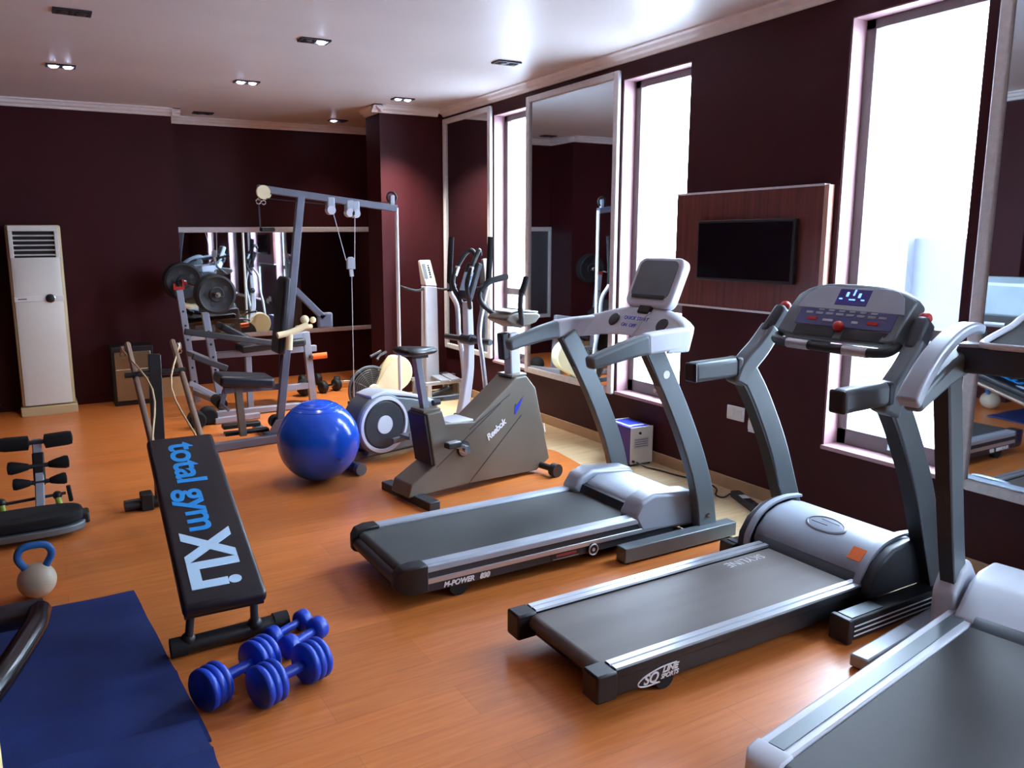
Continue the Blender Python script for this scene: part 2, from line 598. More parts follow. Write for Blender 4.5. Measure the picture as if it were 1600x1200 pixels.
LIGHTS = [((.285, 6.71), (1, 1), 'recessed twin downlight on the left with both lamps lit'),
          ((1.72, 5.15), (0, 1), 'recessed twin downlight closest to the camera with only its right lamp lit'),
          ((1.65, 6.71), (1, 2), 'recessed twin downlight in the middle with a bright left and a dim right lamp'),
          ((3.13, 6.87), (2, 2), 'recessed twin downlight before the pale corner wall with two lamps lit'),
          ((3.04, 8.40), (1, 0), 'recessed downlight in the back recess lit over the mirror'),
          ((3.19, 5.14), (0, 0), 'unlit recessed twin downlight near the window cornice'),
          ((.30, 5.14), (0, 0), 'unlit recessed twin downlight in the upper left corner'),
          ((1.63, 8.50), (0, 0), 'unlit recessed downlight in the back recess ceiling')]
for (x, y), st, lb in LIGHTS:
    t = thing('ceiling_light', lb, 'ceiling light', (x, y, H), 0, 'recessed ceiling downlights')
    f = MB().span(-.10, .10, -.055, -.04, -.012, .0).span(-.10, .10, .04, .055, -.012, .0)
    f.span(-.10, -.085, -.04, .04, -.012, .0).span(.085, .10, -.04, .04, -.012, .0).span(-.012, .012, -.04, .04, -.012, 0)
    obj('trim_ring', f, 'dark', t, bevel=.002)
    obj('housing', MB().span(-.09, .09, -.045, .045, -.004, -.0005), 'black', t)
    for k, q in zip((-1, 1), st):
        if q:
            sd_ = bpy.data.lights.new('downlight_beam', 'SPOT')
            sd_.energy = (0, 14, 8)[q] if y != 6.87 else 75
            sd_.color = (1, .93, .86)
            sd_.spot_size = R(92)
            sd_.spot_blend = .9
            sd_.shadow_soft_size = .03
            so = bpy.data.objects.new('downlight_beam', sd_)
            COL.objects.link(so)
            so.location = (x + k * .048, y, H - .03)
        obj('lamp', MB().lathe([(.004, 0), (.026, 0), (.032, -.008), (.02, -.016), (.001, -.018)], (k * .048, 0, -.004), (0, 0, 1), 20), ('dark', 'lamp', 'lampw')[q], t)

# ================================================================ AIR CONDITIONER AND THINGS AT THE LEFT BACK
t = thing('air_conditioner', 'tall white floor-standing air conditioner against the dark back wall', 'air conditioner', (0, 8.2, 0))
obj('base', MB().span(-.235, .235, -.17, .17, 0, .085), 'acyel', t, bevel=.008)
obj('side_casing', MB().span(-.222, .222, -.13, .16, .085, 1.742), 'acyel', t, bevel=.02, seg=3)
obj('front_panel', MB().prism([(-.195, -.12), (-.195, -.145), (-.15, -.158), (.15, -.158), (.195, -.145), (.195, -.12)], (0, 0, .10), (1, 0, 0), (0, 1, 0), (0, 0, .955)), 'acwhite', t, ang=20)
obj('front_panel', MB().prism([(-.195, -.12), (-.195, -.145), (-.15, -.158), (.15, -.158), (.195, -.145), (.195, -.12)], (0, 0, 1.105), (1, 0, 0), (0, 1, 0), (0, 0, .345)), 'acwhite', t, ang=20)
obj('control_strip', MB().span(-.2, .2, -.163, -.12, 1.055, 1.105), 'white', t, bevel=.004)
obj('badge', MB().span(-.17, -.10, -.1645, -.163, 1.076, 1.084), 'dark', t)
k = obj('display_dial', MB().lathe([(.034, 0), (.034, .012), (.028, .016), (.001, .016)], (.09, -.163, 1.08), (0, -1, 0)), 'black', t)
obj('dial_ring', MB().ring((.09, -.166, 1.08), (0, 1, 0), .036, .005, 32, 8), 'chrome', k)
f = MB().span(-.2, .2, -.163, -.11, 1.685, 1.735).span(-.2, -.165, -.163, -.11, 1.45, 1.685).span(.165, .2, -.163, -.11, 1.45, 1.685)
obj('outlet_frame', f, 'acwhite', t, bevel=.004)
obj('outlet_cavity', MB().span(-.166, .166, -.132, -.128, 1.45, 1.687), 'black', t)
for k in range(5):
    obj('louvre_slat', MB().box((0, -.148, 1.475 + k * .043), (.33, .028, .004), Matrix.Rotation(R(22), 3, 'X')), 'white', t)

t = thing('cabinet', 'low black cabinet with dusty glass front beside the air conditioner', 'cabinet', (.75, 8.22, 0))
obj('body', MB().span(-.19, .19, -.12, .16, 0, .58), 'black', t, bevel=.006)
d = obj('door', MB().span(-.165, .165, -.132, -.12, .05, .53), 'cloudy', t, bevel=.003)
obj('shelf_edge', MB().span(-.16, .16, -.135, -.132, .355, .362), 'white', d)
t = tag(obj('timber_board', MB().span(-.14, .14, -.02, .02, 0, .2), 'woodstick', bevel=.003), 'short pale timber board standing on the floor below the recess wall', 'board')
t.location = (1.13, 8.36, 0)


# ================================================================ TREADMILLS
def treadmill_a():
    """slate treadmill with curved uprights, arched console band and separate display"""
    t = thing('treadmill', 'grey treadmill with tilted tablet display and white arched console, beside the exercise bike', 'treadmill', (1.25, 3.20, 0), 0, 'treadmills facing the windows')
    obj('deck_frame', MB().span(.10, 1.60, -.30, .30, .055, .135), 'black', t, bevel=.006)
    b = MB().span(.06, 1.50, -.238, .238, .140, .172)
    b.cyl((.06, -.238, .146), (.06, .238, .146), .026, n=20)
    obj('belt', b, 'beltA', t)
    obj('rear_roller', MB().cyl((.03, -.26, .115), (.03, .26, .115), .03), 'dark', t)
    for s in (-1, 1):
        b = MB().prism([(.24, .150), (.312, .150), (.312, .176), (.30, .186), (.25, .186), (.24, .178)], (.13, 0, 0), (0, s, 0), (0, 0, 1), (1.40, 0, 0))
        obj('side_rail', b, 'silver', t, bevel=.003)
        obj('rail_strip', MB().span(.14, 1.55, min(s * .306, s * .314), max(s * .306, s * .314), .098, .122), 'silver2', t, bevel=.002)
        obj('rail_side', MB().span(.12, 1.58, min(s * .30, s * .308), max(s * .30, s * .308), .06, .152), 'dark', t)
        e = MB().rings([[Vector((x, s * .236, z)), Vector((x, s * y, z)), Vector((x, s * y, z2)), Vector((x, s * .236, z2))] for x, y, z, z2 in
                        ((.145, .316, .060, .188), (.08, .316, .062, .19), (.03, .305, .068, .182), (.005, .285, .08, .16), (-.005, .26, .095, .14))])
        obj('end_cap', e, 'black', t, bevel=.006)
        obj('base_bar', MB().span(1.165, 1.93, s * .385 - .035, s * .385 + .035, .012, .088), 'slate', t, bevel=.005)
        for x in (1.2, 1.89):
            obj('foot_pad', MB().cyl((x, s * .385, 0), (x, s * .385, .014), .022), 'rubber', t)
        u = obj('upright', MB().bar([(1.775, s * .345, .06), (1.735, s * .345, .27), (1.66, s * .345, .48), (1.535, s * .345, .74), (1.355, s * .345, 1.06)], .052, [.125, .105], k=5), 'slate', t, bevel=.006)
        obj('inner_edge', MB().bar([(1.722, s * .345, .06), (1.682, s * .345, .27), (1.607, s * .345, .48), (1.482, s * .345, .74), (1.308, s * .345, 1.04)], .048, .012, k=5), 'black', u)
        obj('bolt', MB().cyl((1.765, s * .371, .14), (1.765, s * .378, .14), .012, n=12), 'chrome', u)
        obj('wheel', MB().cyl((.31, s * .27 - .02, .048), (.31, s * .27 + .02, .048), .048), 'rubber', t)
    obj('cross_bar', MB().span(1.74, 1.80, -.35, .35, .02, .08), 'dark', t, bevel=.004)
    hood = [(1.36, .176), (1.40, .235), (1.47, .262), (1.70, .245), (1.74, .20), (1.75, .06), (1.42, .06)]
    obj('motor_hood', MB().prism(hood, (0, -.19, 0), (1, 0, 0), (0, 0, 1), (0, .38, 0)), 'silver', t, bevel=.014, seg=3)
    for s in (-1, 1):
        hs = [(1.31, .19), (1.36, .262), (1.44, .29), (1.72, .262), (1.76, .21), (1.77, .07), (1.36, .10)]
        obj('hood_side', MB().prism(hs, (0, s * .19, 0), (1, 0, 0), (0, 0, 1), (0, s * .125, 0)), 'silver', t, bevel=.018, seg=3)
    obj('dark_lip', MB().prism([(1.345, .174), (1.40, .174), (1.40, .222), (1.365, .215)], (0, -.19, 0), (1, 0, 0), (0, 0, 1), (0, .38, 0)), 'black', t)
    # decals on the near side
    text('M-POWER', .034, 'whitetxt', t, (.22, -.3105, .066), (1, 0, 0), (0, 0, 1), shear=.25, fat=.0012)
    text('830', .034, 'whitetxt', t, (.405, -.3105, .066), (1, 0, 0), (0, 0, 1), shear=.25, fat=.002)
    wl = obj('warning_label', MB().span(.80, .97, -.3105, -.308, .064, .096), 'black', t)
    obj('label_print', MB().span(.83, .95, -.3110, -.3105, .077, .090), 'labelred', wl)
    obj('label_edge', MB().span(.81, .965, -.3110, -.3105, .066, .069), 'silver', wl)
    obj('round_sticker', MB().cyl((1.437, -.3715, .925), (1.437, -.3725, .925), .021), 'white', t)
    k = obj('badge', MB().cyl((1.045, -.30, .078), (1.045, -.322, .078), .030, n=24), 'black', t)
    obj('badge_ring', MB().ring((1.045, -.323, .078), (0, 1, 0), .026, .004, 28, 8).cyl((1.045, -.322, .078), (1.045, -.325, .078), .009), 'silver2', k)
    # console band
    b = MB()
    rings = []
    for i in range(17):
        y = -.40 + .80 * i / 16
        f = 1 - (y / .40) ** 2
        zt = 1.150 + .078 * f
        zb = 1.030 + .042 * f
        xf = 1.43 + .13 * f ** .6
        rings.append([Vector(p) for p in ((xf - .035, y, zb), (xf + .07, y, zt - .01), (xf + .10, y, zt), (xf + .15, y, zt - .02), (xf + .12, y, zb))])
    obj('console', b.rings(rings), 'pale', t, bevel=.012, seg=3)
    for s in (-1, 1):
        g = [(1.56, s * .368, 1.098), (1.42, s * .370, 1.095), (1.29, s * .369, 1.086)]
        obj('handlebar', MB().bar(g, .062, [.108, .104], k=4), 'pale', t, bevel=.014, seg=3)
        obj('hand_grip', MB().bar([(1.31, s * .369, 1.087), (1.20, s * .368, 1.070), (1.07, s * .363, 1.042), (.965, s * .355, 1.018)], .060, [.103, .060], k=4), 'slate', t, bevel=.016, seg=3)
        # speaker ovals on the sloping console face
        a = Vector((1.565, s * .19, 1.145))
        n = Vector((-.82, 0, .57)).normalized()
        obj('speaker_oval', MB().lathe([(.001, .006), (.036, .005), (.04, 0)], a, n, 24), 'dark', t)
    n = Vector((.57, 0, .82)).normalized()
    text('QUICK START', .030, 'boxblue', t, Vector((1.560, .105, 1.155)), (0, -1, 0), n, name='print')
    text('ON  OFF', .030, 'boxblue', t, Vector((1.538, .105, 1.118)), (0, -1, 0), n, name='print')
    cd = obj('safety_cord', MB().tube([(1.60, -.06, 1.20), (1.56, -.05, 1.16), (1.50, -.03, 1.07), (1.46, -.02, 1.04)], .004, 8, k=5), 'silver2', t)
    obj('clip', MB().box((1.45, -.02, 1.035), (.03, .05, .02)), 'white', cd, bevel=.004)
    # display
    rot = Matrix.Rotation(R(24), 3, 'Y')
    c = Vector((1.70, 0, 1.345))
    obj('display_neck', MB().bar([(1.62, 0, 1.18), (1.665, 0, 1.26)], .10, .05), 'black', t, bevel=.008)
    rp = [(sx_ * (.175 - .05) + .05 * math.cos(R(a)), sz_ * (.142 - .05) + .05 * math.sin(R(a))) for sx_, sz_, a0 in ((1, 1, 0), (-1, 1, 90), (-1, -1, 180), (1, -1, 270)) for a in range(a0, a0 + 91, 15)]
    d = obj('display', MB().prism(rp, c + rot @ Vector((-.03, 0, 0)), (0, 1, 0), rot @ Vector((0, 0, 1)), rot @ Vector((.06, 0, 0))), 'pale', t, bevel=.014, seg=4)
    obj('screen', MB().prism([(x * .83, z * .76 + .014) for x, z in rp], c + rot @ Vector((-.0335, 0, 0)), (0, 1, 0), rot @ Vector((0, 0, 1)), rot @ Vector((.004, 0, 0))), 'slate', d, bevel=.001)
    obj('screen_lip', MB().box(c + rot @ Vector((-.036, 0, -.088)), (.014, .25, .022), rot), 'dark', d, bevel=.008, seg=3)
    return t


def treadmill_b():
    t = thing('treadmill', 'middle treadmill with brown-grey belt, sloped button console and orange sticker on its motor hood', 'treadmill', (1.55, 2.155, 0), 0, 'treadmills facing the windows')
    obj('deck_frame', MB().span(.06, 1.50, -.265, .265, .045, .118), 'black', t, bevel=.006)
    b = MB().span(.05, 1.42, -.205, .205, .118, .142).cyl((.05, -.205, .112), (.05, .205, .112), .03)
    obj('belt', b, 'beltB', t)
    text('SKYLINE', .062, 'worntxt', t, (1.28, .18, .1424), (-1, 0, 0), (0, -1, 0), ext=.0003, sx=1.0)
    for s in (-1, 1):
        of = .40 if s > 0 else .325
        ho = .335 if s > 0 else .262
        r = obj('side_rail', MB().span(.055, 1.44, min(s * .212, s * .275), max(s * .212, s * .275), .118, .148), 'black', t, bevel=.003)
        for k in (0, 1):
            y = s * (.226 + .033 * k)
            obj('rail_strip', MB().prism([(-.0145, .146), (.0145, .146), (.012, .155), (-.012, .155)], (.06, y, 0), (0, 1, 0), (0, 0, 1), (1.37, 0, 0)), 'silver2', r)
        obj('end_cap', MB().span(-.03, .058, min(s * .20, s * .285), max(s * .20, s * .285), .05, .152), 'black', t, bevel=.008)
        k = obj('base_bar', MB().span(1.15 if s < 0 else 1.34, 1.92, s * (of +0.020) - .04, s * (of +0.020) + .04, .012, .10), 'black', t, bevel=.004)
        obj('base_end', MB().span(1.13 if s < 0 else 1.33, 1.16 if s < 0 else 1.36, s * (of +0.020) - .044, s * (of +0.020) + .044, .0, .105), 'dark', k, bevel=.006)
        obj('base_top', MB().span(1.165 if s < 0 else 1.37, 1.36 if s < 0 else 1.40, s * (of +0.020) - .03, s * (of +0.020) + .03, .10, .105), 'slate', k)
        for z in (.03, .05, .07):
            obj('white_stripe', MB().span(1.38, 1.92, s * (of +0.020) + s * .038, s * (of +0.020) + s * .0415, z - .003, z + .003) if s > 0 else MB().span(1.17, 1.92, s * (of +0.020) - .0415, s * (of +0.020) - .038, z - .003, z + .003), 'whitetxt', k)
        pts = [(1.79, s * (of +0.000), .10), (1.705, s * (of +0.000), .32), (1.60, s * (of +0.000), .58), (1.47, s * (of +0.000), .82), (1.375, s * (of +0.000), .96)]
        u = obj('upright', MB().bar(pts, .065, [.13, .105], k=5), 'slate', t, bevel=.008)
        obj('inner_edge', MB().bar([(x - .056, y, z - .02) for x, y, z in pts], .06, .012, k=5), 'black', u)
        j = MB().bar([(1.33, s * (of +0.005), .90), (1.37, s * (of +0.005), .985), (1.46, s * (of +0.000), 1.07), (1.54, s * (of -0.005), 1.165)], .075, [.11, .085], k=4)
        obj('arm_joint', j, 'slate', t, bevel=.016, seg=3)
        g = obj('hand_grip', MB().bar([(1.03, s * (of +0.010), .985), (1.32, s * (of +0.008), .99)], .068, .095), 'slate', t, bevel=.022, seg=4)
        obj('grip_end', MB().bar([(1.025, s * (of +0.010), .984), (1.045, s * (of +0.010), .985)], .068, .09), 'black', g, bevel=.02, seg=3)
        obj('grip_cuff', MB().bar([(1.29, s * (of +0.008), .989), (1.335, s * (of +0.008), .99)], .074, .096), 'dark', g, bevel=.012)
        a = obj('console_arm', MB().bar([(1.50, s * (of -0.007), 1.125), (1.60, s * (of -0.020), 1.255)], .06, .085), 'dark', t, bevel=.022, seg=3)
        obj('orange_button', MB().ball((1.60, s * (of -0.025) - .0, 1.262), .026, nu=16, nv=10), 'red', a)
        obj('wheel', MB().cyl((.30, s * .235 - .02, .042), (.30, s * .235 + .02, .042), .042), 'rubber', t)
        # dark rounded guards at the sides of the hood
        gd = [(1.36, .10), (1.37, .17), (1.42, .24), (1.51, .292), (1.62, .308), (1.73, .30), (1.76, .10)]
        gs = obj('hood_guard', MB().prism(gd, (0, s * ho, 0), (1, 0, 0), (0, 0, 1), (0, s * .05, 0)), 'dark', t, bevel=.012, seg=3)
        obj('guard_rim', MB().bar([(1.362, s * (ho - .01), .12), (1.372, s * (ho - .01), .176), (1.425, s * (ho - .01), .25), (1.51, s * (ho - .01), .30), (1.62, s * (ho - .01), .318), (1.73, s * (ho - .01), .31)], .03, .012, k=4), 'silver', gs)
        obj('foot_pad', MB().cyl((1.85, s * (of +0.020), 0), (1.85, s * (of +0.020), .014), .025), 'rubber', t)
    hood = [(1.40, .145), (1.42, .20), (1.48, .262), (1.56, .292), (1.66, .298), (1.76, .27), (1.78, .06), (1.45, .06)]
    obj('motor_hood', MB().prism(hood, (0, -.245, 0), (1, 0, 0), (0, 0, 1), (0, .57, 0)), 'silver', t, bevel=.012, seg=3, ang=45)
    obj('hood_lip', MB().prism([(1.375, .142), (1.42, .142), (1.43, .185), (1.39, .165)], (0, -.235, 0), (1, 0, 0), (0, 0, 1), (0, .53, 0)), 'dark', t)
    n = Vector((-.40, 0, .915)).normalized()
    e = MB()
    for i, (sc, h) in enumerate(((1, 0),)):
        tx = Vector((.915, 0, .40))
        base = Vector((1.535, .03, .2845))
        def el(k, h):
            return [base + n * h + Vector((0, 1, 0)) * (.10 * k * math.cos(2 * PI * j / 32)) + tx * (.052 * k * math.sin(2 * PI * j / 32)) for j in range(32)]
        e.rings([el(1, -.004), el(1, .004), el(.9, .008), el(.86, .004), el(.6, .007), el(.05, .009)])
    em = obj('emblem', e, 'silver', t, ang=50)
    obj('emblem_mark', MB().bar([base + n * .0085 + Vector((-.012, .06, 0)), base + n * .0105 + Vector((-.018, -.02, 0))], .006, .003).bar([base + n * .0105 + Vector((.018, .03, .008)), base + n * .0085 + Vector((.012, -.06, .008))], .006, .003), 'dark', em)
    q = Vector((1.452, -.185, .241))
    rot = Matrix.Rotation(R(-42), 3, 'Y')
    obj('sticker', MB().box(q, (.062, .062, .003), rot), 'orange', t)
    # maker's mark on the near side of the deck
    c0 = Vector((.27, -.2655, .068))
    lg = MB().tube([c0 + Vector((.105 * x, 0, .030 * z)) for x, z in ((-.05, -.85), (-.75, -.8), (-1.0, -.25), (-.7, .45), (0, .95), (.7, 1.0))], .0028, 6, k=6)
    obj('logo_swoosh', lg, 'whitetxt', t)
    text('SQ', .052, 'whitetxt', t, c0 + Vector((-.082, -.0005, -.018)), (1, 0, 0), (0, 0, 1), shear=.3, fat=.0012)
    text('LINE', .030, 'whitetxt', t, c0 + Vector((.005, -.0005, .006)), (1, 0, 0), (0, 0, 1), shear=.3, fat=.001, sx=1.2)
    text('SPORTS', .024, 'whitetxt', t, c0 + Vector((-.002, -.0005, -.016)), (1, 0, 0), (0, 0, 1), shear=.3, fat=.0008)
    # console: frame, key panel, upper display hood
    b = MB()
    rings = []
    for i in range(13):
        y = -.262 + .565 * i / 12
        e_ = abs((y - .02) / .285) ** 4
        rings.append([Vector(p) for p in ((1.455, y, 1.150 + .02 * e_), (1.535, y, 1.275 - .01 * e_), (1.60, y, 1.375 - .05 * e_), (1.625, y, 1.385 - .06 * e_), (1.665, y, 1.345 - .05 * e_), (1.63, y, 1.18), (1.50, y, 1.13))])
    obj('console', b.rings(rings), 'slate', t, bevel=.01, seg=3, ang=50)
    d0, d1 = Vector((1.535, 0, 1.275)), Vector((1.60, 0, 1.375))
    dv = (d1 - d0).normalized()
    nn = Vector((-dv.z, 0, dv.x))
    def plate(cu_, cv, wu, wv, h, m, par, name, bev=.002):
        return obj(name, MB().prism([(cu_ - wu / 2, cv - wv / 2), (cu_ + wu / 2, cv - wv / 2), (cu_ + wu / 2, cv + wv / 2), (cu_ - wu / 2, cv + wv / 2)], d0 + nn * .0005, (0, -1, 0), dv, nn * h), m, par, bevel=bev)
    us = obj('display_panel', MB().prism([(-.255, -.002), (.255, -.002), (.225, .075), (.19, .104), (.14, .112), (-.14, .112), (-.19, .104), (-.225, .075)], d0 + nn * .0005, (0, -1, 0), dv, nn * .004), 'silver', t, bevel=.002)
    l = plate(0, .062, .15, .08, .006, 'purple', us, 'lcd_screen')
    for uu, vv, wu, wv in ((-.03, .075, .012, .022), (0, .085, .008, .03), (.028, .072, .012, .022), (-.055, .052, .016, .006), (.05, .05, .016, .006), (0, .05, .03, .006)):
        plate(uu, vv, wu, wv, .0065, 'lcd', us, 'lcd_digit', 0)
    kx = MB()
    k0, k1 = Vector((1.455, 0, 1.150)), Vector((1.535, 0, 1.275))
    kv = (k1 - k0).normalized()
    kn = Vector((-kv.z, 0, kv.x))
    def kplate(cu_, cv, wu, wv, h, m, par, name, bev=.002):
        return obj(name, MB().prism([(cu_ - wu / 2, cv - wv / 2), (cu_ + wu / 2, cv - wv / 2), (cu_ + wu / 2, cv + wv / 2), (cu_ - wu / 2, cv + wv / 2)], k0 + kn * .0005, (0, -1, 0), kv, kn * h), m, par, bevel=bev)
    kp = kplate(0, .103, .46, .082, .004, 'keypad', t, 'key_panel', .01)
    for i in range(8):
        kplate(-.175 + .05 * i, .122, .036, .012, .007, 'silver', kp, 'key')
    for i in range(6):
        kplate(-.12 + .05 * i, .139, .030, .010, .007, 'silver', kp, 'key')
    kplate(-.15, .093, .05, .016, .008, 'red', kp, 'stop_key')
    kplate(.14, .093, .05, .016, .008, 'red', kp, 'start_key')
    kplate(-.07, .09, .05, .012, .007, 'pale', kp, 'key')
    kplate(.06, .09, .03, .012, .007, 'pale', kp, 'key')
    kplate(-.115, .034, .20, .05, .003, 'black', t, 'tray')
    kplate(.125, .034, .20, .05, .003, 'black', t, 'tray')
    obj('safety_knob', MB().ball(k0 + kv * .062 + kn * .012, .024, nu=18, nv=12), 'red', t)
    hb = obj('front_bar', MB().tube([(1.50, .30, 1.15), (1.43, .275, 1.125), (1.42, .1, 1.12), (1.42, -.1, 1.12), (1.43, -.24, 1.125), (1.50, -.262, 1.15)], .021, 14, k=5), 'black', t)
    for y in (.15, -.13):
        obj('pulse_sensor', MB().cyl((1.4195, y - .055, 1.12), (1.4195, y + .055, 1.12), .0225), 'silver2', hb)
    return t


def treadmill_c():
    t = thing('treadmill', 'closest treadmill with white hood and wide dark belt at the bottom right corner', 'treadmill', (1.72, 1.006, 0), 8.5, 'treadmills facing the windows')
    obj('deck_frame', MB().span(.04, 1.40, -.33, .33, .05, .13), 'black', t, bevel=.006)
    b = MB().span(.03, 1.35, -.27, .27, .13, .152).cyl((.03, -.27, .122), (.03, .27, .122), .03)
    obj('belt', b, 'beltC', t)
    for s in (-1, 1):
        r = obj('side_rail', MB().span(.05, 1.40, min(s * .275, s * .38), max(s * .275, s * .38), .10, .156), 'pale', t, bevel=.008, seg=3)
        obj('foot_strip', MB().span(.07, 1.38, min(s * .303, s * .350), max(s * .303, s * .350), .155, .160), 'slate', r)
        e = MB().rings([[Vector((x, s * .27, z)), Vector((x, s * y, z)), Vector((x, s * y, z2)), Vector((x, s * .27, z2))] for x, y, z, z2 in
                        ((.07, .384, .07, .16), (.01, .38, .07, .158), (-.02, .365, .075, .14), (-.03, .34, .085, .12))])
        obj('end_cap', e, 'pale', t, bevel=.008)
        obj('base_bar', MB().bar([(.92, s * .50, .03), (1.75, s * .47, .03)], .07, .05), 'silver', t, bevel=.008)
        obj('foot_pad', MB().span(1.66, 1.72, s * .47 - .03, s * .47 + .03, 0, .008), 'rubber', t)
        u = obj('upright', MB().bar([(1.52, s * .40, .06), (1.42, s * .40, .32), (1.31, s * .40, .70), (1.20, s * .40, 1.12)], .055, .105, k=4), 'slate', t, bevel=.006)
        obj('inner_edge', MB().bar([(1.463, s * .40, .08), (1.363, s * .40, .33), (1.254, s * .40, .69), (1.15, s * .40, 1.08)], .05, .012, k=4), 'black', u)
        obj('upright_boot', MB().prism([(1.36, .05), (1.36, .22), (1.42, .30), (1.50, .33), (1.58, .24), (1.64, .05)], (0, s * .36, 0), (1, 0, 0), (0, 0, 1), (0, s * .085, 0)), 'pale', t, bevel=.02, seg=3)
        a = obj('handlebar', MB().bar([(.845, s * .38, 1.045), (.91, s * .38, 1.11), (1.02, s * .38, 1.19), (1.15, s * .375, 1.25), (1.23, s * .36, 1.272), (1.285, s * .35, 1.262)], [.072, .06], [.05, .035], k=5), 'silver', t, bevel=.014, seg=3)
        obj('handlebar_underside', MB().bar([(.88, s * .38, 1.03), (.98, s * .38, 1.07), (1.13, s * .37, 1.13), (1.27, s * .35, 1.18)], .06, [.05, .10], k=4), 'slate', a, bevel=.015)
    hood = [(1.30, .155), (1.36, .20), (1.44, .262), (1.52, .288), (1.66, .285), (1.76, .24), (1.80, .06), (1.36, .06)]
    obj('motor_hood', MB().prism(hood, (0, -.345, 0), (1, 0, 0), (0, 0, 1), (0, .69, 0)), 'pale', t, bevel=.02, seg=4, ang=50)
    obj('hood_lip', MB().prism([(1.28, .152), (1.33, .152), (1.34, .18), (1.31, .175)], (0, -.27, 0), (1, 0, 0), (0, 0, 1), (0, .54, 0)), 'dark', t)
    obj('hood_crease', MB().bar([(1.47, -.05, .279), (1.62, -.25, .292)], .01, .006), 'dark', t)
    obj('cross_bar', MB().bar([(1.20, .37, 1.165), (1.16, .2, 1.175), (1.16, -.2, 1.175), (1.20, -.37, 1.165)], .06, .10, side=(1, 0, 0), k=4), 'dark', t, bevel=.015, seg=3)
    obj('cross_bar_top', MB().bar([(1.19, .36, 1.215), (1.15, .2, 1.225), (1.15, -.2, 1.225), (1.19, -.36, 1.215)], .055, .012, side=(1, 0, 0), k=4), 'silver', t)
    # shallow console tray rising away from the walker
    c = obj('console', MB().prism([(1.13, 1.222), (1.58, 1.292), (1.60, 1.262), (1.54, 1.20), (1.16, 1.185)], (0, -.28, 0), (1, 0, 0), (0, 0, 1), (0, .56, 0)), 'foam', t, bevel=.012, seg=3)
    fr = [(1.13, .25, 1.225), (1.16, .285, 1.232), (1.40, .285, 1.268), (1.60, .27, 1.305), (1.62, 0, 1.325), (1.60, -.27, 1.305), (1.40, -.285, 1.268), (1.16, -.285, 1.232), (1.13, -.25, 1.225)]
    obj('console_rim', MB().tube(fr, .011, 10, k=4, closed=True), 'pale', c)
    obj('console_back', MB().prism([(1.56, 1.30), (1.63, 1.30), (1.68, 1.20), (1.64, 1.10), (1.56, 1.14)], (0, -.24, 0), (1, 0, 0), (0, 0, 1), (0, .48, 0)), 'silver', c, bevel=.02, seg=3)
    return t


treadmill_a()
treadmill_b()
treadmill_c()


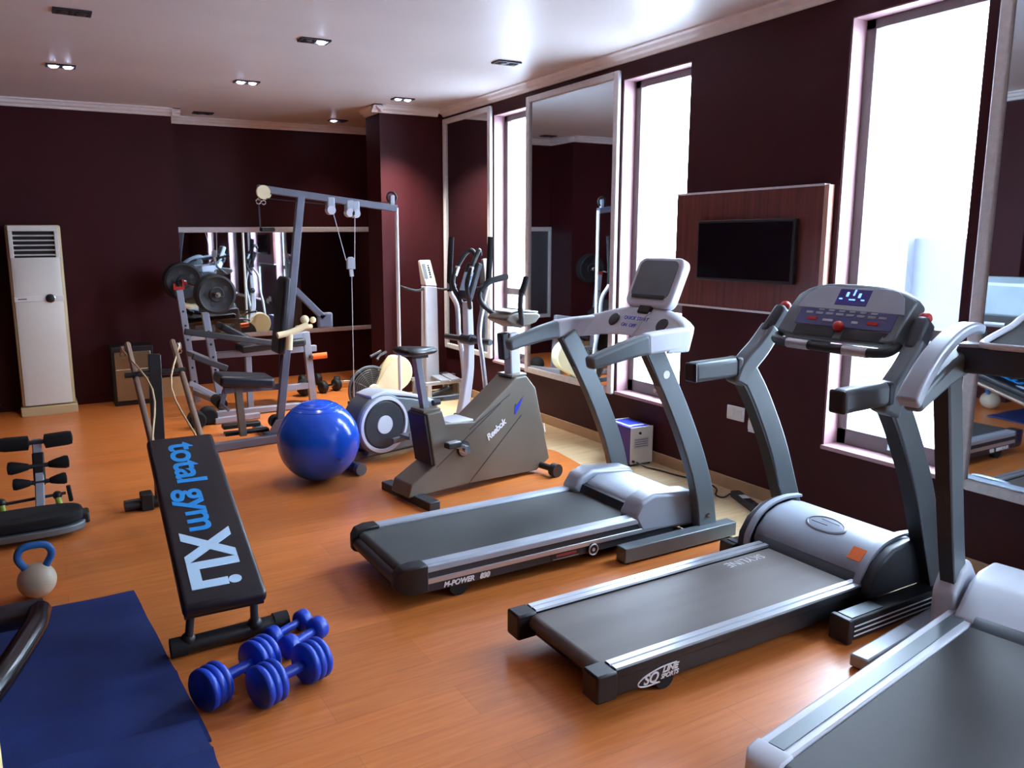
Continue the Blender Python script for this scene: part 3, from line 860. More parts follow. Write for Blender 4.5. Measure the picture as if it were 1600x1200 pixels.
# ================================================================ BIKE, ELLIPTICAL AND THE MACHINES IN THE CORNER
def exercise_bike():
    t = thing('exercise_bike', 'warm grey upright exercise bike with curved horn handlebars on the orange floor', 'exercise bike', (1.95, 4.22, 0), 9)
    body = [(-.11, .045), (-.085, .125), (.09, .215), (.035, .545), (.15, .552), (.177, .467), (.40, .445), (.689, .640), (.756, .688), (.847, .690), (.929, .600), (1.065, .085), (.945, .02), (.35, .045)]
    obj('body', MB().prism(body, (0, -.10, 0), (1, 0, 0), (0, 0, 1), (0, .20, 0)), 'gbody', t, bevel=.008, seg=3)
    obj('rear_trim', MB().prism([(.084, .222), (.032, .54), (.020, .535), (.070, .22)], (0, -.09, 0), (1, 0, 0), (0, 0, 1), (0, .18, 0)), 'black', t)
    obj('body_seam', MB().bar([(.36, -.1005, .40), (.70, -.1005, .585)], .004, .003).bar([(.35, -.1005, .045), (.80, -.1005, .43)], .004, .003).bar([(.10, -.1005, .20), (.62, -.1005, .535)], .004, .003), 'dark', t)
    obj('top_plate', MB().span(.18, .40, -.092, .092, .447, .462), 'pale', t, bevel=.004)
    obj('rear_stabilizer', MB().span(-.075, .005, -.27, .27, 0, .055), 'dark', t, bevel=.006)
    f = obj('front_stabilizer', MB().cyl((.985, -.22, .05), (.985, .22, .05), .022), 'dark', t)
    for y in (-.235, .235):
        obj('wheel', MB().cyl((.99, y - .025, .045), (.99, y + .025, .045), .045), 'dark', t)
    obj('front_leg', MB().bar([(.93, 0, .06), (.985, 0, .05)], .06, .05), 'dark', t)
    for s in (-1, 1):
        k = obj('crank', MB().cyl((.31, s * .10, .285), (.31, s * .115, .285), .045).cyl((.31, s * .105, .285), (.31, s * .15, .285), .026), 'chrome' if s < 0 else 'dark', t)
        obj('crank_disc', MB().cyl((.31, s * .1, .285), (.31, s * .104, .285), .052), 'black', k)
        obj('crank_arm', MB().bar([(.31, s * .125, .285), (.31 - s * -.11, s * .13, .285 + s * -.055)], .018, .03), 'chrome', k)
        px, pz = .31 + s * .12, .285 - s * .06
        obj('pedal', MB().box((px - .01, s * .165, pz), (.10, .055, .034)), 'black', t, bevel=.006)
        obj('pedal_top', MB().box((px - .01, s * .165, pz + .018), (.085, .045, .006)), 'silver2', t, bevel=.002)
    obj('seat_post', MB().bar([(.092, 0, .53), (.03, 0, .90)], .045, .045), 'gpaint', t, bevel=.004)
    obj('post_collar', MB().span(.03, .16, -.07, .07, .545, .565), 'gbody', t, bevel=.004)
    obj('adjuster_knob', MB().cyl((.15, 0, .585), (.20, 0, .585), .018), 'black', t)
    sd = MB()
    rings = []
    for x, w, z0, z1 in ((-.10, .055, .925, .945), (-.085, .10, .905, .957), (-.04, .115, .895, .960), (.03, .10, .892, .952), (.10, .05, .892, .945), (.16, .03, .893, .940), (.185, .016, .905, .930)):
        rings.append([Vector((x, w * math.cos(a), (z0 + z1) / 2 + (z1 - z0) / 2 * math.sin(a))) for a in [2 * PI * j / 16 for j in range(16)]])
    s_ = obj('saddle', sd.rings(rings), 'vinyl', t, sub=1)
    st = MB()
    obj('saddle_rail', MB().span(-.02, .10, -.03, .03, .88, .90), 'dark', s_)
    obj('neck', MB().bar([(.81, 0, .66), (.795, 0, .98)], .075, .085), 'pale', t, bevel=.01)
    obj('neck_collar', MB().span(.735, .87, -.075, .075, .685, .705), 'gbody', t, bevel=.006)
    obj('tension_box', MB().bar([(.72, 0, .98), (.735, 0, .80)], .06, .06), 'black', t, bevel=.012)
    c = MB().prism([(.665, 1.075), (.70, 1.05), (.80, 1.01), (.93, 1.04), (.975, 1.085), (.94, 1.105), (.76, 1.115), (.69, 1.10)], (0, -.10, 0), (1, 0, 0), (0, 0, 1), (0, .20, 0))
    c = obj('console', c, 'gbody', t, bevel=.012, seg=3)
    obj('console_top', MB().bar([(.72, 0, 1.118), (.78, 0, 1.128), (.96, 0, 1.108)], .17, .010), 'white', c, bevel=.003)
    obj('console_screen', MB().bar([(.79, 0, 1.1355), (.90, 0, 1.1235)], .11, .006), 'slate', c)
    for s in (-1, 1):
        h = [(.86, s * .08, 1.03), (.80, s * .17, 1.08), (.705, s * .20, 1.165), (.693, s * .20, 1.248), (.765, s * .19, 1.305), (.919, s * .19, 1.334)] if s > 0 else [(.82, s * .08, 1.03), (.76, s * .14, 1.09), (.715, s * .18, 1.17), (.715, s * .19, 1.25), (.74, s * .19, 1.30), (.765, s * .18, 1.345)]
        obj('handlebar', MB().tube(h, .0175, 12, k=6), 'dark', t)
        obj('hand_grip', MB().tube(h[-3:], .021, 12, k=4), 'foam', t)
    d = Vector((.188, 0, .121)).normalized()
    text('Reebok', .062, 'whitetxt', t, (.515, -.1015, .300), d, Vector((-d.z, 0, d.x)), shear=.2, fat=.0015, space=.92)
    lg = MB().prism([(0, -.012), (.05, .0), (.13, .045), (.05, .028), (.045, .045), (.02, .02)], Vector((.735, -.1005, .452)), d, Vector((-d.z, 0, d.x)), (0, -.0015, 0))
    obj('logo_flash', lg, 'boxblue', t)
    obj('side_sticker', MB().bar([(1.005, -.1008, .34), (1.02, -.1008, .28)], .002, .012), 'white', t)

exercise_bike()

def elliptical():
    t = thing('elliptical_trainer', 'silver elliptical trainer with large round flywheel cover between the blue ball and the bike', 'elliptical trainer', (1.75, 5.11, 0), 12)
    cx, cz, r = .352, .268, .228
    ol = [(cx + r * math.cos(a), cz + r * math.sin(a)) for a in [R(55 + 180 * i / 18) for i in range(19)]]
    ol += [(.20, .05), (.72, .06), (.84, .11), (.86, .30), (.80, .375), (.62, .425)]
    obj('housing', MB().prism(ol, (0, -.10, 0), (1, 0, 0), (0, 0, 1), (0, .20, 0)), 'slate', t, bevel=.012, seg=3)
    obj('top_fairing', MB().bar([(.25, 0, .476), (.36, 0, .499), (.48, 0, .476), (.64, 0, .440), (.81, 0, .376), (.86, 0, .33)], .20, .025, k=3), 'pale', t, bevel=.006)
    w = obj('flywheel_cover', MB().lathe([(.001, .016), (.165, .016), (.175, .006), (.205, 0)], (cx, -.10, cz), (0, -1, 0), 48), 'dark', t)
    obj('rim_ring', MB().lathe([(.178, .004), (.184, .02), (.205, .018), (.210, 0)], (cx, -.10, cz), (0, -1, 0), 48), 'pale', w)
    obj('hub_cap', MB().lathe([(.001, .024), (.065, .022), (.07, .014)], (cx, -.10, cz), (0, -1, 0), 32), 'pale', w)
    obj('base_rail', MB().span(-.02, 1.48, -.05, .05, .03, .09), 'dark', t, bevel=.006)
    for x in (.02, 1.46):
        o = obj('stabilizer', MB().cyl((x, -.27, .04), (x, .27, .04), .036), 'dark', t)
        for y in (-.285, .285):
            obj('end_cap', MB().cyl((x, y - .02, .042), (x, y + .02, .042), .042), 'slate', o)
    obj('column_boot', MB().bar([(1.15, 0, .06), (1.185, 0, .20)], .10, [.15, .10]), 'dark', t, bevel=.012)
    obj('column', MB().bar([(1.18, 0, .18), (1.235, 0, .42), (1.262, 0, .64), (1.25, 0, 1.10)], .065, [.085, .06], k=4), 'pale', t, bevel=.01)
    obj('pivot', MB().cyl((1.25, -.27, .80), (1.25, .27, .80), .024).cyl((1.25, -.06, .80), (1.25, .06, .80), .042), 'dark', t)
    obj('console', MB().bar([(1.22, 0, 1.12), (1.33, 0, 1.40)], .15, .05), 'dark', t, bevel=.015)
    obj('console_screen', MB().bar([(1.215, 0, 1.19), (1.27, 0, 1.33)], .10, .008), 'ltblue', t)
    for s in (-1, 1):
        h = [(1.25, s * .03, 1.05), (1.215, s * .06, 1.12), (1.172, s * .085, 1.25), (1.225, s * .085, 1.375), (1.29, s * .07, 1.47), (1.335, s * .045, 1.50), (1.36, s * .03, 1.46)]
        obj('fixed_handlebar', MB().tube(h, .018, 12, k=5), 'black', t)
        obj('pulse_plate', MB().tube([(1.195, s * .086, 1.305), (1.225, s * .085, 1.375)], .0195, 12), 'silver2', t)
    # swinging arms: the far one forward, the near one back
    for y, xe in ((.24, 1.43), (-.24, 1.25)):
        a = [(1.43, y, .28), (1.40, y, .60), (1.36, y, .82), (1.345, y, 1.04), (1.27, y, 1.17), (1.27, y, 1.30), (1.29, y, 1.60)] if y > 0 else [(1.25, y, .26), (1.19, y, .68), (1.16, y, .89), (1.21, y, 1.12), (1.255, y, 1.26), (1.26, y, 1.31), (1.28, y, 1.60)]
        m_ = obj('swing_arm', MB().tube(a, .019, 12, k=5), 'silver2', t)
        obj('arm_grip', MB().tube(a[-3:-1] + [Vector(a[-1]) + Vector((0, 0, .004))], .0225, 12, k=5), 'foam', m_)
        xx = .55 if y < 0 else .42
        l = obj('pedal_arm', MB().bar([(.36, y * .80, .16 if y < 0 else .36), (xx + .15, y * .85, .19 if y < 0 else .33), (xe, y, .28)], .03, .04, k=3), 'slate', t, bevel=.005)
        z = .175 if y < 0 else .36
        p = MB().span(xx - .12, xx + .14, y - .06, y + .06, z, z + .025).span(xx - .12, xx + .14, y - .066, y - .056, z, z + .055).span(xx + .13, xx + .14, y - .06, y + .06, z, z + .055)
        obj('pedal', p, 'slate' if y < 0 else 'dark', t, bevel=.004)

elliptical()

t = tag(obj('exercise_ball', MB().ball((0, 0, .272), .272, nu=48, nv=32), 'ball'), 'large glossy blue exercise ball on the orange floor', 'exercise ball')
t.location = (1.56, 4.885, 0)
pl = obj('valve_plug', MB().cyl((.05, -.255, .20), (.052, -.267, .199), .010), 'blue', t)
for k in range(3):
    rr = .272 * math.cos(R(52 + 8 * k))
    obj('ridge', MB().ring((0, 0, .272 + .272 * math.sin(R(52 + 8 * k))), (0, 0, 1), rr, .0025, 48, 6), 'ball', t)

def rower():
    t = thing('rowing_machine', 'cream fan-wheel rowing machine half hidden behind the elliptical trainer', 'rowing machine', (2.55, 6.46, 0), 4)
    hz = .255
    obj('fan_wheel', MB().lathe([(.02, -.05), (.18, -.05), (.19, -.02), (.19, .02), (.18, .05), (.02, .05)], (0, 0, hz), (0, 1, 0), 40), 'dark', t)
    cg = MB()
    for r in [.05 + .0165 * i for i in range(10)]:
        cg.ring((0, -.085 + .05 * (r / .205) ** 3, hz), (0, 1, 0), r, .0032, 40, 6)
    for k in range(12):
        a = 2 * PI * k / 12
        cg.tube([(.04 * math.cos(a), -.088, hz + .04 * math.sin(a)), (.13 * math.cos(a), -.075, hz + .13 * math.sin(a)), (.20 * math.cos(a), -.035, hz + .20 * math.sin(a))], .0035, 6)
    obj('fan_cage', cg, 'gbody', t)
    obj('cage_rim', MB().ring((0, -.03, hz), (0, 1, 0), .207, .012, 48, 8), 'slate', t)
    obj('hub', MB().lathe([(.001, .035), (.05, .03), (.06, 0)], (0, -.10, hz), (0, -1, 0), 28), 'cream', t)
    e = [(.015, -.085), (-.01, .05), (.16, .235)]
    ec = (.27, .115)
    e = [(-.02, hz - .05), (.02, hz + .045), (.13, hz + .20)] + [(.25 + .15 * math.cos(R(a)), hz + .135 + .155 * math.sin(R(a))) for a in range(105, -75, -12)] + [(.10, hz - .13)]
    obj('chain_cover', MB().prism(e, (0, -.105, 0), (1, 0, 0), (0, 0, 1), (0, .13, 0)), 'cream', t, bevel=.012, seg=3)
    obj('front_leg', MB().bar([(.22, 0, .12), (.26, 0, .03)], .05, .05).span(.22, .30, -.24, .24, 0, .045), 'cream', t, bevel=.006)
    obj('rear_leg', MB().span(-.14, -.06, -.22, .22, 0, .045).bar([(-.10, 0, .03), (-.06, 0, .16)], .05, .05), 'gpaint', t, bevel=.006)
    obj('rowing_rail', MB().bar([(.25, .06, .20), (.55, .95, .17)], .05, .07, side=(.9, -.3, 0)), 'silver2', t, bevel=.004)
    obj('rail_foot', MB().bar([(.53, .92, .15), (.53, .92, .01)], .05, .05, side=(1, 0, 0)), 'black', t)
    obj('handle', MB().tube([(.06, -.06, .52), (.10, -.02, .55), (.20, .04, .57)], .014, 10, k=3).tube([(.0, -.05, .555), (.12, -.02, .595)], .012), 'black', t)

rower()

def stepper():
    t = thing('stepper', 'white-columned step machine with keypad head standing against the corner wall', 'step machine', (3.42, 6.98, 0), 0)
    obj('column', MB().prism([(-.07, .12), (.085, .12), (.07, 1.12), (-.055, 1.13)], (0, -.06, 0), (1, 0, 0), (0, 0, 1), (0, .12, 0)), 'pale', t, bevel=.01)
    hd = [Vector((-.055, -.06, 1.135)), Vector((.07, -.06, 1.125)), Vector((.07, .06, 1.125)), Vector((-.055, .06, 1.135))]
    tp = [Vector((-.075, .03, 1.385)), Vector((.04, .03, 1.385)), Vector((.04, .08, 1.375)), Vector((-.075, .08, 1.375))]
    obj('keypad_head', MB().rings([hd, tp]), 'white', t, bevel=.008)
    ax, n = (tp[0] - hd[0]).normalized(), Vector((0, -.94, .34))
    ld = MB().prism([(.006, .07), (.042, .07), (.042, .225), (.006, .225)], hd[0] + n * .001, (1, 0, 0), ax, n * .003)
    obj('display', ld, 'slate', t)
    for i in range(6):
        obj('key', MB().prism([(.062, .08 + .024 * i), (.082, .08 + .024 * i), (.082, .092 + .024 * i), (.062, .092 + .024 * i)], hd[0] + n * .001, (1, 0, 0), ax, n * .003), 'dark', t)
    for s, x1 in ((-1, -.28), (1, .29)):
        obj('handrail', MB().tube([(s * .05, 0, 1.10), (s * .16, -.06, 1.09), (x1, -.04, 1.12), (x1 - s * .0, .06, 1.13)], .013, 10, k=5), 'dark', t)
    f = MB().span(-.17, .33, -.26, -.21, .165, .20).span(-.17, .33, .06, .11, .165, .20).span(-.17, .33, -.26, -.22, .0, .035).span(-.17, .33, .07, .11, .0, .035)
    f.span(-.17, -.12, -.26, .11, .0, .035).span(.29, .33, -.26, .11, .0, .035)
    for x in (-.15, .20):
        f.span(x, x + .045, -.262, -.222, .03, .17)
        f.span(x, x + .045, .07, .11, .03, .17)
    obj('base_frame', f, 'silver2', t, bevel=.004)
    for x in (-.06, .06):
        obj('foot_plate', MB().box((x + .1, -.12, .215), (.10, .30, .02), Matrix.Rotation(R(5), 3, 'X')), 'silver', t, bevel=.004)
    obj('piston', MB().cyl((-.08, -.18, .05), (.16, -.18, .12), .025), 'dark', t)
    obj('flywheel', MB().cyl((.26, -.10, .09), (.26, -.05, .09), .05), 'tube', t)

stepper()

# ---------------------------------------------------------------- home gym
def home_gym():
    t = thing('home_gym', 'tall cable home gym with slanted grey mast, black seat and lat pulley boom', 'home gym', (0, 6.10, 0), 0)
    obj('base_beam', MB().bar([(.98, -.17, .035), (2.78, -.02, .035)], .06, .06, side=(0, 0, 1)), 'gtube', t, bevel=.005)
    obj('foot_plate', MB().span(1.20, 1.55, .03, .11, .06, .085), 'black', t, bevel=.004)
    obj('foot_plate', MB().span(1.24, 1.55, .30, .39, .05, .085), 'black', t, bevel=.008)
    obj('rear_foot', MB().span(2.66, 2.73, -.35, .35, 0, .05), 'gtube', t, bevel=.005)
    obj('front_foot', MB().span(1.50, 1.57, -.15, .42, 0, .045), 'gtube', t, bevel=.005)
    ms = obj('mast', MB().bar([(1.60, -.06, .05), (1.88, 0, 1.94)], .05, .06), 'gtube', t, bevel=.005)
    obj('mast_bracket', MB().prism([(-.10, .0), (.12, .0), (.05, .12), (-.02, .12)], (1.59, -.115, .06), (1, 0, 0), (0, 0, 1), (0, .012, 0)), 'gtube', t)
    obj('pivot_wheel', MB().cyl((1.60, -.05, .14), (1.60, .05, .14), .055), 'black', t)
    obj('boom', MB().bar([(1.54, 0, 1.985), (2.70, 0, 1.845)], .05, .055), 'gtube', t, bevel=.005)
    for y in (-.035, .035):
        obj('lat_pulley', MB().lathe([(.001, -.014), (.052, -.014), (.046, 0), (.052, .014), (.001, .014)], (1.575 + (.03 if y > 0 else 0), y, 1.955), (0, 1, 0), 28), 'cream', t)
    for x in (2.12, 2.28, 2.33):
        z = 1.985 - (x - 1.54) * .1207 - .045
        p = obj('pulley_bracket', MB().span(x - .035, x + .035, -.03, .03, z - .05, z + .06), 'silver', t, bevel=.014, seg=3)
        obj('pulley_wheel', MB().cyl((x, -.034, z - .045), (x, .034, z - .045), .035), 'pale', p)
    obj('top_wheel', MB().ring((2.66, 0, 1.935), (0, 1, 0), .042, .010, 28, 8), 'black', t)
    obj('wheel_bracket', MB().bar([(2.66, 0, 1.85), (2.66, 0, 1.955)], .03, .04), 'silver', t, bevel=.006)
    obj('guide_rod', MB().cyl((2.70, 0, .06), (2.70, 0, 1.85), .0155, n=14), 'white', t)
    fp = obj('floating_pulley', MB().prism([(-.035, -.05), (.035, -.05), (.035, .03), (.015, .05), (-.015, .05), (-.035, .03)], (2.28, -.015, 1.40), (1, 0, 0), (0, 0, 1), (0, .03, 0)), 'silver', t, bevel=.004)
    obj('swivel', MB().bar([(2.28, 0, 1.35), (2.285, 0, 1.29)], .02, .03), 'pale', fp)
    obj('cable', MB().tube([(2.33, 0, 1.83), (2.315, 0, 1.42)], .0035, 8).tube([(2.285, 0, 1.29), (2.29, .05, .12)], .0035, 8).tube([(2.13, 0, 1.86), (2.24, 0, 1.42)], .0035, 8), 'pale', t)
    obj('cable', MB().tube([(1.60, 0, 1.91), (2.1, 0, 1.87), (2.66, 0, 1.90)], .0035, 8), 'dark', t)
    hk = obj('lat_hook', MB().ring((1.545, 0, 1.885), (0, 1, 0), .018, .005, 20, 6).bar([(1.55, 0, 1.945), (1.545, 0, 1.90)], .008, .01).ring((1.59, .02, 1.88), (0, 1, 0), .016, .004, 20, 6), 'chrome', t)
    obj('strap', MB().bar([(1.545, 0, 1.87), (1.55, 0, 1.68)], .004, .012), 'black', hk)
    obj('strap_handle', MB().tube([(1.54, -.05, 1.672), (1.66, .03, 1.674)], .016, 12), 'foam', hk)
    bk = MB().prism([(-.025, 0), (.035, 0), (.035, .60), (.0, .62), (-.025, .58)], (0, -.12, 0), Vector((1, 0, -.13)).normalized(), Vector((.13, 0, 1)).normalized(), (0, .24, 0))
    me_o = obj('backrest', bk, 'vinyl', t, bevel=.02, seg=3)
    me_o.location = (1.635, 0, .70)
    obj('backrest_post', MB().bar([(1.66, 0, .50), (1.73, 0, 1.28)], .04, .04), 'black', t, bevel=.004)
    obj('seat', MB().box((1.36, 0, .51), (.42, .30, .085), Matrix.Rotation(R(7), 3, 'Y')), 'vinyl', t, bevel=.025, seg=3)
    obj('seat_beam', MB().bar([(1.20, 0, .44), (1.67, 0, .43)], .05, .05), 'gtube', t, bevel=.004)
    obj('seat_post', MB().bar([(1.31, 0, .46), (1.33, 0, .06)], .055, .055), 'gbody', t, bevel=.004)
    for y in (-.22, .22):
        obj('leg_roller', MB().cyl((1.18, min(0, y), .33), (1.18, y, .33), .045, n=20), 'foam', t)
    obj('roller_bar', MB().bar([(1.21, 0, .44), (1.17, 0, .30)], .035, .035).cyl((1.18, -.23, .33), (1.18, .23, .33), .012), 'gtube', t)
    pa = obj('press_arm', MB().bar([(1.80, 0, 1.20), (2.03, 0, .96)], .05, .05), 'gtube', t, bevel=.005)
    obj('arm_plate', MB().box((2.04, 0, .94), (.13, .05, .13)), 'gtube', pa, bevel=.02, seg=3)
    g = MB().tube([(1.60, -.16, .86), (1.72, -.15, .88), (1.85, -.14, .93)], .025, 12, k=3).tube([(1.70, -.15, .87), (1.69, -.15, .74)], .026, 12)
    g.tube([(1.78, -.06, .90), (1.92, -.02, .90)], .018, 10).ball((1.84, -.10, .965), .035, nu=16, nv=10).ball((1.92, -.06, .955), .026, nu=16, nv=10)
    obj('press_handle', g, 'cream', t)

home_gym()

# ---------------------------------------------------------------- weight bench with a loaded bar
def weight_bench():
    t = thing('weight_bench', 'grey steel weight bench with two drilled uprights below the dark recess wall', 'weight bench', (0, 0, 0), 0)
    for (x, y, z1) in ((1.40, 7.30, .95), (1.29, 7.95, 1.12)):
        u = obj('rack_upright', MB().bar([(x + .015, y, 0.0), (x - .09, y, z1)], .055, .062), 'gpaint', t, bevel=.004)
        for k in range(6):
            f = (k + 1.5) / 8
            xx = x + .015 - .105 * f
            obj('adjuster_hole', MB().cyl((xx, y - .0275, z1 * f), (xx, y - .030, z1 * f), .011, n=12), 'black', u)
        obj('bar_catch', MB().prism([(-.05, 0), (.05, 0), (.05, .10), (.035, .10), (.03, .03), (-.03, .03), (-.035, .06), (-.05, .06)], (x - .09, y - .012, z1), (1, 0, 0), (0, 0, 1), (0, .024, 0)), 'red' if y > 7.5 else 'dark', t)
    obj('cross_member', MB().bar([(1.36, 7.30, .48), (1.25, 7.95, .50)], .05, .05, side=(1, 0, 0)), 'gpaint', t, bevel=.004)
    obj('cross_member', MB().bar([(1.40, 7.30, .10), (1.29, 7.95, .10)], .05, .05, side=(1, 0, 0)), 'gpaint', t, bevel=.004)
    obj('bench_beam', MB().bar([(1.36, 7.42, .53), (2.36, 7.36, .535)], .055, .06), 'gpaint', t, bevel=.005)
    obj('bench_leg', MB().bar([(1.70, 7.40, .50), (1.70, 7.40, 0)], .055, .055, side=(0, 1, 0)), 'gpaint', t, bevel=.004)
    obj('bench_leg', MB().bar([(2.26, 7.36, .70), (2.31, 7.36, 0)], .055, .07, side=(0, 1, 0)), 'gpaint', t, bevel=.004)
    obj('bench_leg', MB().bar([(2.04, 7.36, .64), (1.99, 7.36, 0)], .055, .06, side=(0, 1, 0)), 'gpaint', t, bevel=.004)
    obj('leg_cross', MB().bar([(2.03, 7.36, .64), (2.28, 7.36, .68)], .05, .06).bar([(1.99, 7.36, .16), (2.30, 7.36, .17)], .05, .06), 'gpaint', t, bevel=.004)
    obj('floor_rail', MB().bar([(1.26, 7.10, .035), (2.10, 7.10, .035)], .05, .06, side=(0, 0, 1)).bar([(1.26, 6.86, .03), (1.66, 6.90, .03)], .05, .05, side=(0, 0, 1)).bar([(1.28, 6.86, .03), (1.28, 7.10, .035)], .05, .05, side=(0, 0, 1)), 'gpaint', t, bevel=.004)
    obj('bench_pad', MB().box((1.92, 7.38, .60), (.62, .28, .07), Matrix.Rotation(R(-3), 3, 'Y')), 'vinyl', t, bevel=.02, seg=3)
    obj('incline_pad', MB().box((1.57, 7.39, .74), (.30, .28, .07), Matrix.Rotation(R(30), 3, 'Y')), 'vinyl', t, bevel=.02, seg=3)
    a = MB().bar([(1.10, 7.15, .80), (1.40, 7.15, .74), (2.02, 7.20, .61)], .05, .055, k=3)
    obj('curl_arm', a, 'dark', t, bevel=.008)
    obj('curl_arm', MB().bar([(1.15, 7.12, .58), (1.45, 7.15, .44)], .05, .055), 'dark', t, bevel=.008)
    obj('brace', MB().bar([(1.12, 7.2, .33), (1.44, 7.25, .12)], .04, .045), 'gpaint', t, bevel=.004)
    for x, y in ((1.22, 6.92), (1.10, 6.80)):
        obj('foam_roller', MB().tube([(x, y - .07, .075), (x, y + .08, .075)], .072, 24), 'foam', t, bevel=.014)
    obj('end_plug', MB().cyl((2.30, 7.30, .46), (2.44, 7.27, .47), .03, n=16), 'orange', t)
    obj('weight_post', MB().cyl((2.29, 7.33, .46), (2.29, 7.27, .46), .015), 'dark', t)

weight_bench()
t = thing('barbell', 'loaded barbell with thick black plates resting on the bench uprights', 'barbell', (0, 0, 0))
obj('bar', MB().cyl((1.385, 6.98, 1.115), (1.245, 8.12, 1.20), .014, n=14), 'chrome', t)
ax = Vector((1.385 - 1.245, 6.98 - 8.12, 1.115 - 1.20)).normalized()
for c, rr in ((Vector((1.374, 7.07, 1.122)), .175), (Vector((1.255, 8.04, 1.194)), .185)):
    for k in range(2):
        p = obj('weight_plate', MB().lathe([(.015, -.022), (.06, -.028), (.07, -.018), (rr - .035, -.018), (rr - .02, -.028), (rr, -.02), (rr, .02), (rr - .02, .028), (rr - .035, .018), (.07, .018), (.06, .028), (.015, .022)], c - ax * .062 * k, ax, 40), 'iron', t)
        if k == 0:
            N = ax.orthogonal().normalized()
            B = ax.cross(N)
            for j in range(5):
                d = N * math.cos(2 * PI * j / 5 + .4) + B * math.sin(2 * PI * j / 5 + .4)
                obj('plate_slot', MB().cyl(c + d * .095 + ax * .016, c + d * .095 + ax * .0195, .022, n=14), 'black', p)
    cl = obj('spring_collar', MB().cyl(c + ax * .03, c + ax * .055, .024), 'chrome', t)
    obj('collar_lever', MB().box(c + ax * .05, (.10, .008, .012), Matrix.Rotation(R(25), 3, 'Y')), 'chrome', cl)

t = tag(obj('medicine_ball', MB().ball((0, 0, .09), .09), 'rubber'), 'small black medicine ball on the floor under the recess mirror', 'ball')
t.location = (2.33, 7.68, 0)


def hand_weight(name, label, p, q, rh, hl, rb, m, group, ribs=3, bm_='blue'):
    """a dumbbell lying on the floor from p to q (centres of its heads)"""
    p, q = Vector((*p, 0)), Vector((*q, 0))
    d = (q - p)
    L = d.length
    t = thing(name, label, 'dumbbell', ((p + q) / 2), math.degrees(math.atan2(d.y, d.x)), group)
    obj('handle', MB().lathe([(rb * 1.0, -L / 2), (rb, -L / 4), (rb * 1.08, 0), (rb, L / 4), (rb, L / 2)], (0, 0, rh), (1, 0, 0), 20), bm_, t)
    for s in (-1, 1):
        pr = [(.001, -hl / 2)]
        if ribs > 1:
            w_ = hl / ribs
            for i in range(ribs):
                a = -hl / 2 + i * w_
                pr += [(rh * .92, a + .0005), (rh * .97, a + w_ * .15), (rh, a + w_ * .4), (rh, a + w_ * .6), (rh * .97, a + w_ * .85)]
            pr += [(rh * .92, hl / 2 - .0005), (.001, hl / 2)]
        else:
            pr += [(rh * .7, -hl / 2), (rh * .95, -hl * .36), (rh, -hl * .2), (rh, hl * .2), (rh * .95, hl * .36), (rh * .7, hl / 2), (.001, hl / 2)]
        obj('head', MB().lathe(pr, (s * L / 2, 0, rh), (1, 0, 0), 36), m, t, ang=60)
    return t

for k, (x, y, rz) in enumerate(((2.62, 7.75, 20), (2.85, 7.9, -15), (2.55, 8.2, 5))):
    a = R(rz)
    hand_weight('dumbbell', ('short black dumbbell on the dark recess floor beside the medicine ball', 'short black dumbbell on the recess floor behind the rowing machine', 'short black dumbbell closest to the wall under the recess mirror')[k],
                (x - .09 * math.cos(a), y - .09 * math.sin(a)), (x + .09 * math.cos(a), y + .09 * math.sin(a)), .065, .07, .016, 'iron', 'black dumbbells in the recess', 1, 'chrome')

DB = 'blue dumbbells on the floor'
hand_weight('dumbbell', 'large blue dumbbell lying closest to the blue mat', (.408, 2.585), (.603, 2.69), .076, .085, .019, 'blue2', DB)
hand_weight('dumbbell', 'large blue dumbbell lying away from the mat, tip towards the treadmills', (.582, 2.505), (.765, 2.575), .076, .085, .019, 'blue2', DB)
hand_weight('dumbbell', 'small blue dumbbell touching the black foot bar of the incline bench', (.70, 2.878), (.845, 2.955), .042, .055, .016, 'blue2', DB, 1, 'blue2')
hand_weight('dumbbell', 'small blue dumbbell lying between the other small one and the large pair', (.735, 2.765), (.875, 2.85), .046, .058, .017, 'blue2', DB, 1, 'blue2')


